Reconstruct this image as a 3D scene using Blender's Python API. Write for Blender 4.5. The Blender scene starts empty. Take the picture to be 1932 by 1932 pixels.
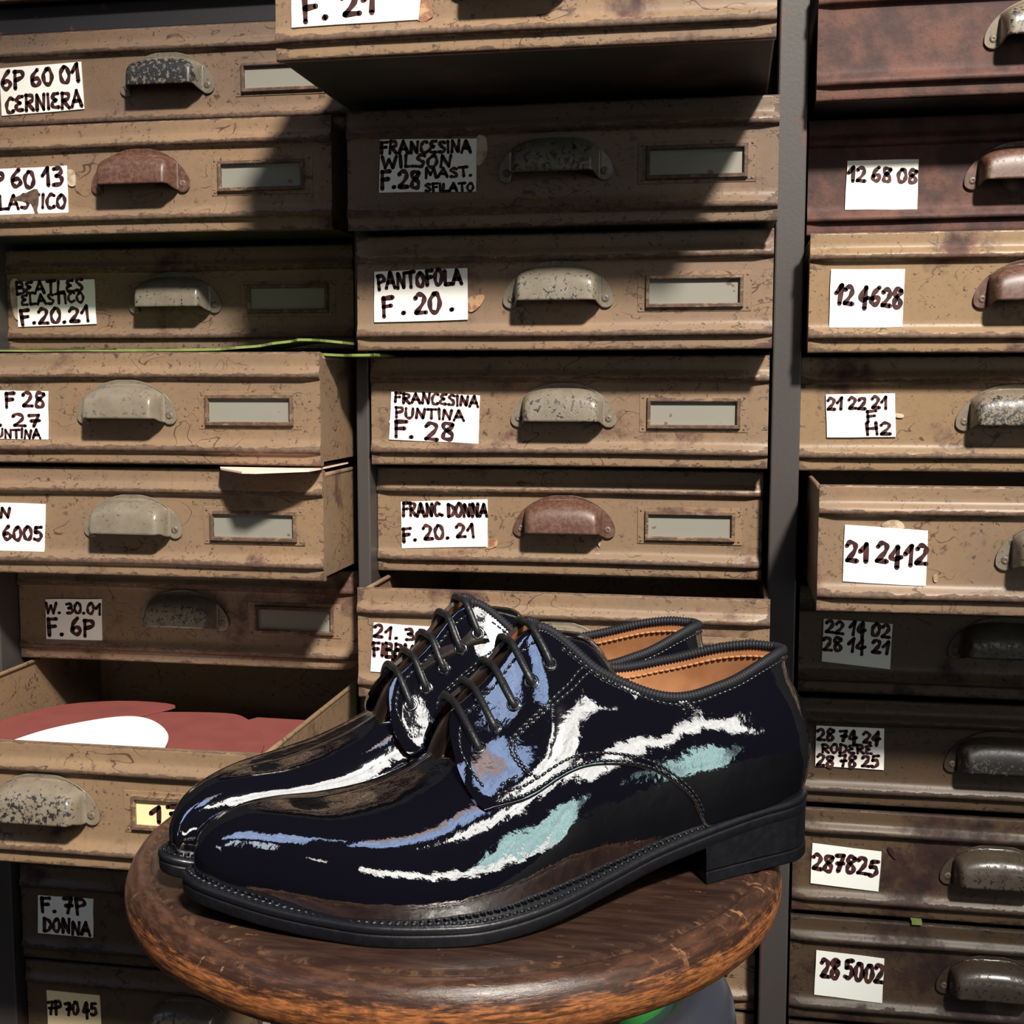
import bpy, bmesh, math, random
import numpy as np
from mathutils import Vector, Matrix
rng = random.Random(11)
scene = bpy.context.scene
COL = scene.collection

# ------------------------------------------------------------------ camera
cam_data = bpy.data.cameras.new("camera")
cam_data.sensor_width = 36.0
cam_data.lens = 43.34
cam_data.clip_start = 0.02
camera = bpy.data.objects.new("camera", cam_data)
COL.objects.link(camera)
PITCH, YAW = 0.1028, 0.1731
fwd = Vector((-math.sin(YAW) * math.cos(PITCH), math.cos(YAW) * math.cos(PITCH), -math.sin(PITCH)))
right = Vector((math.cos(YAW), math.sin(YAW), 0))
up = right.cross(fwd)
camera.matrix_world = Matrix(((right.x, up.x, -fwd.x, 0), (right.y, up.y, -fwd.y, 0), (right.z, up.z, -fwd.z, 0.95), (0, 0, 0, 1)))
scene.camera = camera
scene.view_settings.view_transform = 'Standard'
scene.view_settings.look = 'None'
scene.view_settings.gamma = 1.0
scene.view_settings.use_curve_mapping = False
scene.view_settings.exposure = 0.12

# ------------------------------------------------------------------ world: dark courtyard with bright openings and a strip of sky
def build_world():
    w = bpy.data.worlds.new("world"); scene.world = w; w.use_nodes = True
    nt = w.node_tree; nt.nodes.clear(); N = nt.nodes; L = nt.links
    out = N.new('ShaderNodeOutputWorld'); bg = N.new('ShaderNodeBackground'); L.new(bg.outputs[0], out.inputs[0])
    tc = N.new('ShaderNodeTexCoord'); sx = N.new('ShaderNodeSeparateXYZ'); L.new(tc.outputs['Generated'], sx.inputs[0])
    def m(op, a, b=None, c=None):
        n = N.new('ShaderNodeMath'); n.operation = op
        for i, v in enumerate((a, b, c)):
            if v is None: continue
            if hasattr(v, 'is_linked'): L.new(v, n.inputs[i])
            else: n.inputs[i].default_value = v
        return n.outputs[0]
    ny = m('MULTIPLY', sx.outputs[1], -1.0)
    az = m('MULTIPLY', m('ARCTAN2', sx.outputs[0], ny), 57.2958)
    el = m('MULTIPLY', m('ARCSINE', sx.outputs[2]), 57.2958)
    ns = N.new('ShaderNodeTexNoise'); ns.inputs['Scale'].default_value = 7.0; ns.inputs['Detail'].default_value = 7.0
    L.new(tc.outputs['Generated'], ns.inputs['Vector'])
    nz = m('SUBTRACT', ns.outputs[0], 0.5)
    def box(a0, a1, e0, e1, tilt, soft, rough):
        a = m('ADD', az, m('MULTIPLY', nz, rough)); e = m('ADD', m('SUBTRACT', el, m('MULTIPLY', az, tilt)), m('MULTIPLY', nz, rough))
        def edge(v, lo, hi):
            n = N.new('ShaderNodeMapRange'); n.interpolation_type = 'SMOOTHSTEP'
            L.new(v, n.inputs[0]); n.inputs[1].default_value = lo; n.inputs[2].default_value = hi
            return n.outputs[0]
        r = m('MULTIPLY', edge(a, a0 - soft, a0 + soft), edge(a, a1 + soft, a1 - soft))
        return m('MULTIPLY', r, m('MULTIPLY', edge(e, e0 - soft, e0 + soft), edge(e, e1 + soft, e1 - soft)))
    n2 = N.new('ShaderNodeTexNoise'); n2.inputs['Scale'].default_value = 26.0; n2.inputs['Detail'].default_value = 5.0
    L.new(tc.outputs['Generated'], n2.inputs['Vector'])
    fac = m('MULTIPLY_ADD', n2.outputs[0], 1.5, 0.28)
    def mottle(c4):
        n = N.new('ShaderNodeMix'); n.data_type = 'RGBA'; n.blend_type = 'MULTIPLY'; n.inputs[0].default_value = 1.0
        n.inputs[6].default_value = c4; L.new(fac, n.inputs[7]); return n.outputs[2]
    def add(cur, mask, colr, s):
        n = N.new('ShaderNodeMix'); n.data_type = 'RGBA'; n.blend_type = 'MIX'
        L.new(mask, n.inputs[0]); L.new(cur, n.inputs[6]); L.new(mottle((colr[0] * s, colr[1] * s, colr[2] * s, 1)), n.inputs[7])
        return n.outputs[2]
    base = N.new('ShaderNodeRGB'); base.outputs[0].default_value = (0.007, 0.0058, 0.0115, 1)
    c = base.outputs[0]
    for a0, a1, e0, e1, tilt, colr, s, soft, rough in WORLD_PATCHES:
        c = add(c, box(a0, a1, e0, e1, tilt, soft, rough), colr, s)
    L.new(c, bg.inputs[0]); bg.inputs[1].default_value = 1.0
# azimuth from behind the camera (+ = to the right), elevation at azimuth 0, tilt of the band, colour, radiance, edge softness, edge irregularity
WORLD_PATCHES = [
    (-26, 4, 57, 68, 0, (0.46, 0.62, 1.0), 1.05, 1.2, 9),
    (-26, 4, 68, 71, 0, (0.95, 0.70, 0.66), 0.8, 1.2, 5),
    (-62, -40, 68, 96, .75, (0.50, 0.64, 1.0), 1.05, 1.0, 6),
    (24, 82, 42, 51, 0, (1.0, 0.97, 0.92), 1.85, 1.0, 10),
    (10, 80, 50.5, 60.5, -.64, (1.0, 0.97, 0.93), 1.85, 1.0, 17),
    (36, 60, 27, 42, 0, (1.0, 0.97, 0.92), 1.85, 1.0, 20),
    (-6, 72, 8, 14, -.36, (1.0, 0.97, 0.92), 1.85, 0.8, 6),
    (34, 76, 19, 29, -.50, (0.64, 0.95, 0.93), 1.15, 1.2, 17),
    (-62, -55, 0, 6, 0, (0.85, 0.90, 1.0), 0.9, 0.6, 5),
    (-50.5, -46.5, 12, 25, 0, (0.75, 0.85, 1.0), 1.0, 0.6, 5),
    (-30, -24, 13, 16, 0, (1.0, 0.92, 0.85), 1.3, 0.6, 4),
]
build_world()

# ------------------------------------------------------------------ key light: hard daylight through a gap, high on the right behind the viewer
key_data = bpy.data.lights.new("key_light", 'SPOT')
key_data.energy = 1900.0
key_data.color = (1.0, 0.95, 0.86)
key_data.shadow_soft_size = 0.20
key_data.spot_size = math.radians(19)
key_data.spot_blend = 0.9
key_light = bpy.data.objects.new("key_light", key_data); COL.objects.link(key_light)
KT = Vector((-0.14, 1.10, 1.00)); KD = Vector((0.47, -1.0, 0.93)).normalized()
kx = Vector((1, 0, 1)); kx = (kx - KD * kx.dot(KD)).normalized(); ky = KD.cross(kx); kp = KT + KD * 4.5
# cone shape added: stretched along one diagonal so the other corners fall darker
key_light.matrix_world = Matrix(((kx.x * 2.2, ky.x, KD.x, kp.x), (kx.y * 2.2, ky.y, KD.y, kp.y), (kx.z * 2.2, ky.z, KD.z, kp.z), (0, 0, 0, 1)))

# ------------------------------------------------------------------ materials
def new_mat(name):
    m = bpy.data.materials.new(name); m.use_nodes = True
    nt = m.node_tree; b = nt.nodes['Principled BSDF']
    return m, nt, nt.nodes, nt.links, b
class G:
    """small node-graph helper"""
    def __init__(s, nt): s.nt = nt; s.N = nt.nodes; s.L = nt.links
    def put(s, sock, v):
        if hasattr(v, 'is_linked'): s.L.new(v, sock)
        elif isinstance(v, tuple) and len(v) == 3 and sock.type == 'RGBA': sock.default_value = (*v, 1)
        else: sock.default_value = v
    def math(s, op, a, b=None, c=None, clamp=False):
        n = s.N.new('ShaderNodeMath'); n.operation = op; n.use_clamp = clamp
        for i, v in enumerate((a, b, c)):
            if v is not None: s.put(n.inputs[i], v)
        return n.outputs[0]
    def mix(s, f, a, b, mode='MIX'):
        n = s.N.new('ShaderNodeMix'); n.data_type = 'RGBA'; n.blend_type = mode
        s.put(n.inputs[0], f); s.put(n.inputs[6], a); s.put(n.inputs[7], b); return n.outputs[2]
    def step(s, v, lo, hi):
        n = s.N.new('ShaderNodeMapRange'); n.interpolation_type = 'SMOOTHSTEP'
        s.put(n.inputs[0], v); n.inputs[1].default_value = lo; n.inputs[2].default_value = hi; return n.outputs[0]
    def noise(s, vec, scale, detail=3, rough=.55, dist=0):
        n = s.N.new('ShaderNodeTexNoise'); s.L.new(vec, n.inputs['Vector'])
        n.inputs['Scale'].default_value = scale; n.inputs['Detail'].default_value = detail
        n.inputs['Roughness'].default_value = rough; n.inputs['Distortion'].default_value = dist; return n.outputs[0]
    def coord(s, scale=(1, 1, 1), jitter=True, kind='Object'):
        t = s.N.new('ShaderNodeTexCoord'); mp = s.N.new('ShaderNodeMapping'); s.L.new(t.outputs[kind], mp.inputs[0])
        mp.inputs['Scale'].default_value = scale
        if jitter:
            oi = s.N.new('ShaderNodeObjectInfo'); v = s.N.new('ShaderNodeCombineXYZ')
            k = s.math('MULTIPLY', oi.outputs['Random'], 37.0)
            for i in range(3): s.L.new(k, v.inputs[i])
            s.L.new(v.outputs[0], mp.inputs['Location'])
        return mp.outputs[0]
    def objcol(s):
        oi = s.N.new('ShaderNodeObjectInfo'); sep = s.N.new('ShaderNodeSeparateColor'); s.L.new(oi.outputs['Color'], sep.inputs[0]); return sep.outputs
    def bump(s, h, strength, dist=.001):
        n = s.N.new('ShaderNodeBump'); n.inputs['Strength'].default_value = strength; n.inputs['Distance'].default_value = dist
        s.L.new(h, n.inputs['Height']); return n.outputs[0]

def mat_paint():
    """old taupe enamel on steel: object colour r = rust, g = chips, b = warmth, alpha = how pale the enamel is, on some drawers with shade put into it"""
    m, nt, N, L, b = new_mat("taupe_enamel"); g = G(nt)
    co = g.coord(); oc = g.objcol()
    big = g.noise(co, 9, 3); mid = g.noise(co, 34, 4, .6); fine = g.noise(co, 190, 3, .6)
    base = g.mix(g.step(big, .35, .68), (.166, .113, .081), (.218, .136, .085))
    base = g.mix(oc[2], base, (.225, .142, .072))
    base = g.mix(g.math('MULTIPLY', g.step(fine, .45, .75), .25), base, (.11, .085, .062))
    # fine pits
    pits = g.math('MULTIPLY', g.step(g.noise(co, 420, 2, .5), .63, .69), g.step(mid, .44, .62))
    base = g.mix(pits, base, (.050, .032, .024))
    # wandering thin scratches
    st = g.coord((1.0, 1.0, 1.7)); sn = g.noise(st, 26, 2, .5, .6)
    line = g.math('SUBTRACT', 1.0, g.step(g.math('ABSOLUTE', g.math('SUBTRACT', sn, .5)), .0035, .009))
    scr = g.math('MULTIPLY', line, g.step(g.noise(co, 15, 2), .50, .58))
    base = g.mix(scr, base, (.075, .040, .026))
    # chips and worn edges
    at = N.new('ShaderNodeAttribute'); at.attribute_name = 'wear'
    wn = g.noise(g.coord((1, 1, 2.2)), 70, 5, .68)
    wear = g.step(g.math('ADD', g.math('MULTIPLY', at.outputs['Fac'], .36), g.math('MULTIPLY', wn, .80)), .590, .635)
    base = g.mix(g.math('MULTIPLY', wear, .85), base, g.mix(g.step(fine, .4, .6), (.050, .030, .022), (.105, .058, .038)))
    chip = g.math('MULTIPLY', g.step(g.noise(co, 95, 5, .7), .54, .58), oc[1])
    base = g.mix(chip, base, (.022, .018, .018))
    spk = g.math('MULTIPLY', g.step(g.noise(co, 150, 5, .75), .575, .615), g.step(g.noise(co, 21, 3), .44, .60))
    base = g.mix(g.math('MULTIPLY', spk, .9), base, (.062, .036, .026))
    # rust bloom
    rn = g.noise(co, 13, 5, .65)
    rust = g.step(g.math('ADD', rn, g.math('MULTIPLY', oc[0], .55)), .62, .76)
    rcol = g.mix(g.step(mid, .35, .65), (.040, .018, .016), (.100, .040, .028))
    rcol = g.mix(g.math('MULTIPLY', g.step(fine, .55, .7), .6), rcol, (.030, .016, .015))
    base = g.mix(rust, base, rcol)
    oi = N.new('ShaderNodeObjectInfo')
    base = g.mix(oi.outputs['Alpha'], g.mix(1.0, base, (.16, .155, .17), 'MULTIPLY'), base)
    L.new(base, b.inputs['Base Color'])
    rgh = g.math('ADD', .42, g.math('MULTIPLY', g.math('MAXIMUM', rust, wear), .25)); L.new(rgh, b.inputs['Roughness'])
    b.inputs['Specular IOR Level'].default_value = .34
    h = g.math('SUBTRACT', g.math('MULTIPLY', mid, .35), g.math('ADD', g.math('MULTIPLY', wear, .4), g.math('MULTIPLY', pits, .4)))
    h = g.math('ADD', h, g.math('MULTIPLY', g.math('MULTIPLY', rust, fine), .9))
    L.new(g.bump(h, .45, .0007), b.inputs['Normal'])
    return m
def mat_pull():
    """worn enamel of the cup pulls: object colour r = rust, g = chips down to black, b = warmth"""
    m, nt, N, L, b = new_mat("worn_pull_enamel"); g = G(nt); co = g.coord(); oc = g.objcol()
    mid = g.noise(co, 60, 4, .6); fine = g.noise(co, 260, 4, .7)
    base = g.mix(g.step(mid, .35, .65), (.150, .128, .098), (.185, .160, .125))
    base = g.mix(oc[2], base, (.20, .135, .080))
    spk = g.math('MULTIPLY', g.step(fine, .58, .63), g.step(g.noise(co, 40, 3), .40, .55))
    base = g.mix(g.math('MULTIPLY', spk, .7), base, (.050, .036, .030))
    tc = N.new('ShaderNodeTexCoord'); sp = N.new('ShaderNodeSeparateXYZ'); L.new(tc.outputs['Object'], sp.inputs[0])
    front = g.step(sp.outputs[1], -.012, -.021)
    lim = g.math('ADD', g.math('MULTIPLY', g.noise(co, 260, 5, .75), .75), g.math('MULTIPLY', g.math('MULTIPLY', oc[1], .22), g.math('ADD', .35, g.math('MULTIPLY', front, .65))))
    chip = g.math('MULTIPLY', g.step(lim, .515, .545), g.step(oc[1], .08, .12))
    base = g.mix(chip, base, (.016, .014, .015))
    rust = g.step(g.math('ADD', g.noise(co, 45, 4, .65), g.math('MULTIPLY', oc[0], .5)), .66, .80)
    rc = g.mix(g.step(fine, .4, .62), (.070, .029, .020), (.120, .058, .038))
    base = g.mix(rust, base, rc)
    oi = N.new('ShaderNodeObjectInfo')
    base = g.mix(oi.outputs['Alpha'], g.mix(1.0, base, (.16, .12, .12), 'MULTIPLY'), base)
    L.new(base, b.inputs['Base Color']); L.new(g.math('ADD', .27, g.math('MULTIPLY', g.math('MAXIMUM', rust, chip), .18)), b.inputs['Roughness'])
    b.inputs['Specular IOR Level'].default_value = .6
    L.new(g.bump(g.math('SUBTRACT', g.math('MULTIPLY', fine, .3), g.math('MULTIPLY', chip, .6)), .4, .0005), b.inputs['Normal'])
    return m
def mat_simple(name, col, rough=.5, spec=.5, noise=None, bump=0, metal=0, coat=0, bscale=300):
    m, nt, N, L, b = new_mat(name); g = G(nt)
    b.inputs['Roughness'].default_value = rough; b.inputs['Specular IOR Level'].default_value = spec; b.inputs['Metallic'].default_value = metal
    b.inputs['Coat Weight'].default_value = coat
    co = g.coord()
    if noise:
        c2, sc, lo, hi = noise
        L.new(g.mix(g.step(g.noise(co, sc, 4, .6), lo, hi), col, c2), b.inputs['Base Color'])
    else: b.inputs['Base Color'].default_value = (*col, 1)
    if bump: L.new(g.bump(g.noise(co, bscale, 3), bump, .0006), b.inputs['Normal'])
    return m
def mat_paper():
    m, nt, N, L, b = new_mat("white_paper"); g = G(nt); co = g.coord()
    oi = N.new('ShaderNodeObjectInfo')
    sm = g.math('MULTIPLY', g.step(g.noise(co, 22, 4, .6), .58, .8), .22)
    L.new(g.mix(1.0, g.mix(sm, (.90, .87, .80), (.55, .47, .36)), oi.outputs['Color'], 'MULTIPLY'), b.inputs['Base Color'])
    b.inputs['Roughness'].default_value = .75; b.inputs['Specular IOR Level'].default_value = .2
    return m
def mat_ink():
    m, nt, N, L, b = new_mat("marker_ink"); g = G(nt); co = g.coord()
    L.new(g.mix(g.step(g.noise(co, 120, 3), .4, .65), (.030, .010, .012), (.075, .026, .024)), b.inputs['Base Color'])
    b.inputs['Roughness'].default_value = .55; b.inputs['Specular IOR Level'].default_value = .25
    return m
def mat_patent(name="black_patent_leather"):
    m, nt, N, L, b = new_mat(name); g = G(nt); co = g.coord(jitter=False)
    b.inputs['Base Color'].default_value = (.0035, .0035, .0055, 1)
    b.inputs['Roughness'].default_value = .035
    b.inputs['IOR'].default_value = 4.8
    h = g.math('ADD', g.noise(co, 60, 2), g.math('MULTIPLY', g.noise(co, 420, 2), .12))
    L.new(g.bump(h, .24, .0016), b.inputs['Normal'])
    return m
def mat_wood():
    m, nt, N, L, b = new_mat("worn_varnished_wood"); g = G(nt)
    t = N.new('ShaderNodeTexCoord'); sp = N.new('ShaderNodeSeparateXYZ'); L.new(t.outputs['Object'], sp.inputs[0])
    x, y, z = sp.outputs
    r = g.math('SQRT', g.math('ADD', g.math('MULTIPLY', x, x), g.math('MULTIPLY', y, y)))
    an = g.math('ARCTAN2', y, x)
    # straight grain over the top, streaks along the rim
    top = g.coord((1.0, 7.0, 1.0), False)
    cv = N.new('ShaderNodeCombineXYZ'); L.new(g.math('MULTIPLY', an, 1.4), cv.inputs[0]); L.new(g.math('MULTIPLY', z, 42.0), cv.inputs[1]); L.new(g.math('MULTIPLY', r, 22.0), cv.inputs[2])
    ring = g.noise(cv.outputs[0], 9.0, 8, .68, .25)
    grain = g.noise(top, 26, 5, .6, .2)
    plain = g.coord((1, 1, 1), False)
    blot = g.noise(plain, 14, 4, .6); fine = g.noise(plain, 150, 4, .65)
    dark = g.mix(g.step(grain, .35, .7), (.026, .013, .010), (.058, .030, .021))
    dark = g.mix(g.math('MULTIPLY', g.step(blot, .5, .75), .6), dark, (.062, .036, .026))
    # scuffed varnish: bare tan flecks
    fl = g.coord((1, 2.6, 1), False)
    scuff = g.math('MULTIPLY', g.step(g.noise(fl, 75, 5, .72), .60, .66), g.math('MULTIPLY', g.step(g.noise(plain, 17, 3), .45, .58), g.step(r, .085, .125)))
    ringband = g.math('MULTIPLY', g.step(g.math('ABSOLUTE', g.math('SUBTRACT', r, .1545)), .006, .001), g.step(fine, .50, .62))
    dark = g.mix(g.math('MULTIPLY', g.math('MAXIMUM', scuff, g.math('MULTIPLY', ringband, .35)), .8), dark, (.26, .14, .068))
    rimc = g.mix(g.step(ring, .38, .62), (.040, .019, .013), (.090, .042, .026))
    dark = g.mix(g.step(r, .1525, .1575), dark, g.mix(g.math('MULTIPLY', scuff, 1.0), rimc, (.30, .15, .07)))
    # bare orange wood low on the rim
    low = g.math('ADD', g.math('MULTIPLY', g.step(z, -.001, -.019), .36), g.math('MULTIPLY', ring, .80))
    low = g.math('MULTIPLY', g.math('MULTIPLY', g.step(low, .50, .68), .95), g.step(r, .153, .160))
    orange = g.mix(g.step(g.noise(cv.outputs[0], 19, 4, .6), .35, .65), (.20, .068, .025), (.48, .170, .052))
    orange = g.mix(g.math('MULTIPLY', g.step(fine, .56, .68), .6), orange, (.09, .03, .014))
    base = g.mix(low, dark, orange)
    cs = N.new('ShaderNodeCombineXYZ'); L.new(g.math('MULTIPLY', an, 1.6), cs.inputs[0]); L.new(g.math('MULTIPLY', z, 120.0), cs.inputs[1]); L.new(g.math('MULTIPLY', r, 60.0), cs.inputs[2])
    streak = g.math('MULTIPLY', g.step(g.noise(cs.outputs[0], 5.0, 5, .6, .15), .50, .60), g.step(z, -.003, -.009))
    base = g.mix(g.math('MULTIPLY', streak, .72), base, (.040, .016, .009))
    pit = g.math('MULTIPLY', g.step(g.noise(cv.outputs[0], 32, 3, .7), .63, .68), g.step(z, -.010, -.022))
    base = g.mix(pit, base, (.02, .010, .008))
    L.new(base, b.inputs['Base Color'])
    L.new(g.math('ADD', .25, g.math('MULTIPLY', g.math('MAXIMUM', low, scuff), .22)), b.inputs['Roughness'])
    b.inputs['Specular IOR Level'].default_value = .5
    h = g.math('ADD', g.math('MULTIPLY', ring, .7), g.math('SUBTRACT', g.math('MULTIPLY', fine, .25), pit))
    L.new(g.bump(h, .45, .0010), b.inputs['Normal'])
    return m
M_PAINT = mat_paint(); M_PULL = mat_pull()
M_POST = mat_simple("dark_grey_enamel", (.046, .039, .037), .45, .5, ((.075, .034, .026), 30, .60, .70), .15)
M_RAIL = mat_simple("scratched_dark_rail", (.020, .018, .021), .5, .4, ((.10, .035, .025), 45, .64, .68), .2)
M_INSIDE = mat_simple("dark_steel_inside", (.026, .024, .024), .6, .3, ((.09, .05, .035), 12, .5, .75), .1)
M_RIVET = mat_simple("rusty_rivet", (.13, .098, .072), .5, .5, ((.08, .045, .03), 200, .4, .6), .2)
M_CARD = mat_simple("grey_card", (.205, .192, .160), .6, .3, ((.12, .075, .05), 60, .66, .69))
M_CREAMCARD = mat_simple("cream_card", (.80, .62, .34), .6, .3)
M_PAPER = mat_paper(); M_INK = mat_ink()
M_OLD = mat_simple("torn_old_paper", (.48, .40, .30), .8, .2, ((.30, .20, .12), 90, .45, .65))
M_TAPE = mat_simple("brown_tape_remains", (.42, .25, .13), .6, .3, ((.22, .10, .06), 120, .45, .6))
M_BARE = mat_simple("torn_bare_patch", (.13, .080, .055), .7, .3, ((.06, .035, .028), 150, .4, .6))
M_PATENT = mat_patent()
M_EDGE = mat_simple("cut_leather_edge", (.030, .014, .008), .35, .5, ((.010, .008, .006), 120, .4, .65))
M_SOLE = mat_simple("black_sole", (.0045, .0045, .0065), .46, .28, ((.008, .008, .010), 240, .4, .7), .25)
M_WELT = mat_simple("black_welt", (.0065, .0065, .009), .36, .45, None, .35)
M_TONGUE = mat_simple("brown_leather_tongue", (.016, .008, .005), .28, .55, ((.007, .004, .003), 70, .4, .65), .2)
M_RIB = mat_simple("black_grosgrain", (.0085, .0085, .012), .62, .3)
M_LACE = mat_simple("black_waxed_lace", (.0095, .0095, .011), .40, .4, None, .5, bscale=900)
M_THREAD = mat_simple("dark_thread", (.010, .010, .012), .22, .9)
M_TAN = mat_simple("tan_leather_lining", (.42, .195, .090), .48, .4, ((.33, .14, .06), 40, .4, .7), .15)
M_TANTHREAD = mat_simple("tan_thread", (.36, .17, .07), .6, .3)
M_WOOD = mat_wood()
M_LEG = mat_simple("dark_stained_wood", (.055, .026, .015), .45, .5, ((.10, .045, .02), 20, .4, .7), .2)
M_RED = mat_simple("dusty_red_cardboard", (.20, .054, .046), .75, .2, ((.17, .047, .041), 30, .4, .7))
M_WHITECARD = mat_simple("white_card", (.86, .83, .76), .7, .2)
M_GREEN = mat_simple("green_felt_sheet", (.17, .21, .06), .8, .2, ((.12, .16, .045), 60, .4, .7), .3)
M_PINK = mat_simple("pink_paper", (.80, .56, .47), .7, .2)
M_TUB = mat_simple("slate_grey_enamel", (.040, .043, .058), .32, .5, ((.008, .008, .010), 60, .66, .68))
M_LEAF = mat_simple("green_enamel", (.03, .20, .045), .25, .5)
M_FLOOR = mat_simple("dark_floor_tile", (.018, .015, .014), .6, .3, ((.012, .010, .009), 6, .4, .7), .1)
M_WALL = mat_simple("dark_plaster", (.10, .09, .08), .8, .2, ((.08, .07, .06), 5, .4, .7), .1)  # dark plaster tone with slight mottling

# ------------------------------------------------------------------ object helpers
class MB:
    """collects vertices and faces for one mesh"""
    def __init__(s): s.v = []; s.f = []; s.m = []; s.sm = []; s.wear = {}
    def add(s, vs, fs, mat=0, smooth=True):
        o = len(s.v); s.v += [tuple(map(float, p)) for p in vs]
        for f in fs: s.f.append([o + i for i in f]); s.m.append(mat); s.sm.append(smooth)
        return o
    def grid(s, rows, mat=0, smooth=True, closed_u=False, closed_v=False, flip=False):
        nr, nc = len(rows), len(rows[0]); vs = [p for r in rows for p in r]; fs = []
        for i in range(nr if closed_u else nr - 1):
            for j in range(nc if closed_v else nc - 1):
                a, b = i * nc + j, i * nc + (j + 1) % nc; c, d = ((i + 1) % nr) * nc + (j + 1) % nc, ((i + 1) % nr) * nc + j
                fs.append((a, d, c, b) if flip else (a, b, c, d))
        return s.add(vs, fs, mat, smooth)
    def box(s, x0, x1, y0, y1, z0, z1, mat=0):
        vs = [(x, y, z) for z in (z0, z1) for y in (y0, y1) for x in (x0, x1)]
        s.add(vs, [(0, 2, 3, 1), (4, 5, 7, 6), (0, 1, 5, 4), (1, 3, 7, 5), (3, 2, 6, 7), (2, 0, 4, 6)], mat, False)
    def prism(s, poly, axis_fn, d0, d1, mat=0):
        """poly of 2D points, axis_fn(u, v, d) -> 3D"""
        n = len(poly); vs = [axis_fn(u, v, d0) for u, v in poly] + [axis_fn(u, v, d1) for u, v in poly]
        fs = [list(range(n))[::-1], list(range(n, 2 * n))] + [(i, (i + 1) % n, n + (i + 1) % n, n + i) for i in range(n)]
        s.add(vs, fs, mat, False)
    def tube(s, pts, rad, n=8, mat=0, caps=True):
        pts = [Vector(p) for p in pts]; rows = []; side = None
        for i, p in enumerate(pts):
            t = (pts[min(i + 1, len(pts) - 1)] - pts[max(i - 1, 0)]).normalized()
            if side is None: side = t.orthogonal().normalized()
            side = (side - t * side.dot(t)).normalized(); bi = t.cross(side)
            r = rad(i) if callable(rad) else rad
            rows.append([p + side * math.cos(2 * math.pi * k / n) * r + bi * math.sin(2 * math.pi * k / n) * r for k in range(n)])
        o = s.grid(rows, mat, True, closed_v=True)
        if caps:
            s.f.append([o + k for k in range(n)][::-1]); s.m.append(mat); s.sm.append(True)
            b = o + (len(rows) - 1) * n
            s.f.append([b + k for k in range(n)]); s.m.append(mat); s.sm.append(True)
    def bead(s, p, d, nrm, ln, r, mat=0):
        """little stitch: a stretched octagonal bead along d"""
        p, d, nrm = Vector(p), Vector(d).normalized(), Vector(nrm).normalized(); w = d.cross(nrm).normalized(); nrm = w.cross(d)
        rows = []
        for a in (-1, -.7, 0, .7, 1):
            rr = r * (0.25 if abs(a) == 1 else (.8 if a else 1.0))
            rows.append([p + d * (a * ln / 2) + (w * math.cos(k * math.pi / 3) + nrm * math.sin(k * math.pi / 3)) * rr for k in range(6)])
        s.grid(rows, mat, True, closed_v=True)
    def lathe(s, prof, n=64, mat=0, c=(0, 0, 0)):
        rows = [[(c[0] + r * math.cos(2 * math.pi * k / n), c[1] + r * math.sin(2 * math.pi * k / n), c[2] + z) for k in range(n)] for r, z in prof]
        s.grid(rows, mat, True, closed_v=True)
    def mesh(s, name, mats):
        me = bpy.data.meshes.new(name); me.from_pydata(s.v, [], s.f)
        for m in (mats if isinstance(mats, (list, tuple)) else [mats]): me.materials.append(m)
        me.polygons.foreach_set('material_index', s.m); me.polygons.foreach_set('use_smooth', s.sm)
        if s.wear:
            at = me.attributes.new('wear', 'FLOAT', 'POINT'); arr = [0.0] * len(s.v)
            for k, v in s.wear.items(): arr[k] = v
            at.data.foreach_set('value', arr)
        me.validate(); me.update(); return me
    def build(s, name, mats, parent=None, fix=False):
        me = s.mesh(name, mats)
        if fix:
            bm = bmesh.new(); bm.from_mesh(me); bmesh.ops.recalc_face_normals(bm, faces=bm.faces); bm.to_mesh(me); bm.free()
        return link(name, me, parent)
def link(name, data, parent=None, loc=(0, 0, 0)):
    o = bpy.data.objects.new(name, data); COL.objects.link(o); o.location = loc
    if parent is not None: o.parent = parent
    return o
def tag(o, label=None, cat=None, group=None, kind=None):
    if label: o['label'] = label
    if cat: o['category'] = cat
    if group: o['group'] = group
    if kind: o['kind'] = kind
    return o
def mods(o, bevel=None, solid=None, sub=0):
    if solid:
        md = o.modifiers.new('solidify', 'SOLIDIFY'); md.thickness = solid[0]; md.offset = solid[1]
        if len(solid) > 2: md.material_offset = solid[2]; md.material_offset_rim = solid[3]
    if bevel:
        md = o.modifiers.new('bevel', 'BEVEL'); md.width = bevel; md.segments = 2; md.limit_method = 'ANGLE'; md.angle_limit = math.radians(40)
    return o
def smooth_curve(pts, n, closed=False):
    pts = [np.array(p, float) for p in pts]; out = []
    N_ = len(pts); segs = N_ if closed else N_ - 1
    for k in range(segs):
        g_ = (lambda i: pts[i % N_]) if closed else (lambda i: pts[min(max(i, 0), N_ - 1)])
        p0, p1, p2, p3 = g_(k - 1), g_(k), g_(k + 1), g_(k + 2)
        for j in range(n):
            t = j / n
            out.append(.5 * (2 * p1 + (p2 - p0) * t + (2 * p0 - 5 * p1 + 4 * p2 - p3) * t * t + (3 * p1 - p0 - 3 * p2 + p3) * t ** 3))
    if not closed: out.append(pts[-1])
    return out

# ------------------------------------------------------------------ the room shell
b = MB(); b.box(-2.6, 2.6, -.3, 1.72, -.05, 0); tag(b.build("floor", M_FLOOR), kind='structure')
b = MB(); b.box(-2.6, 2.6, 1.66, 1.72, 0, 2.8); tag(b.build("wall_back", M_WALL), kind='structure')

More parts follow.
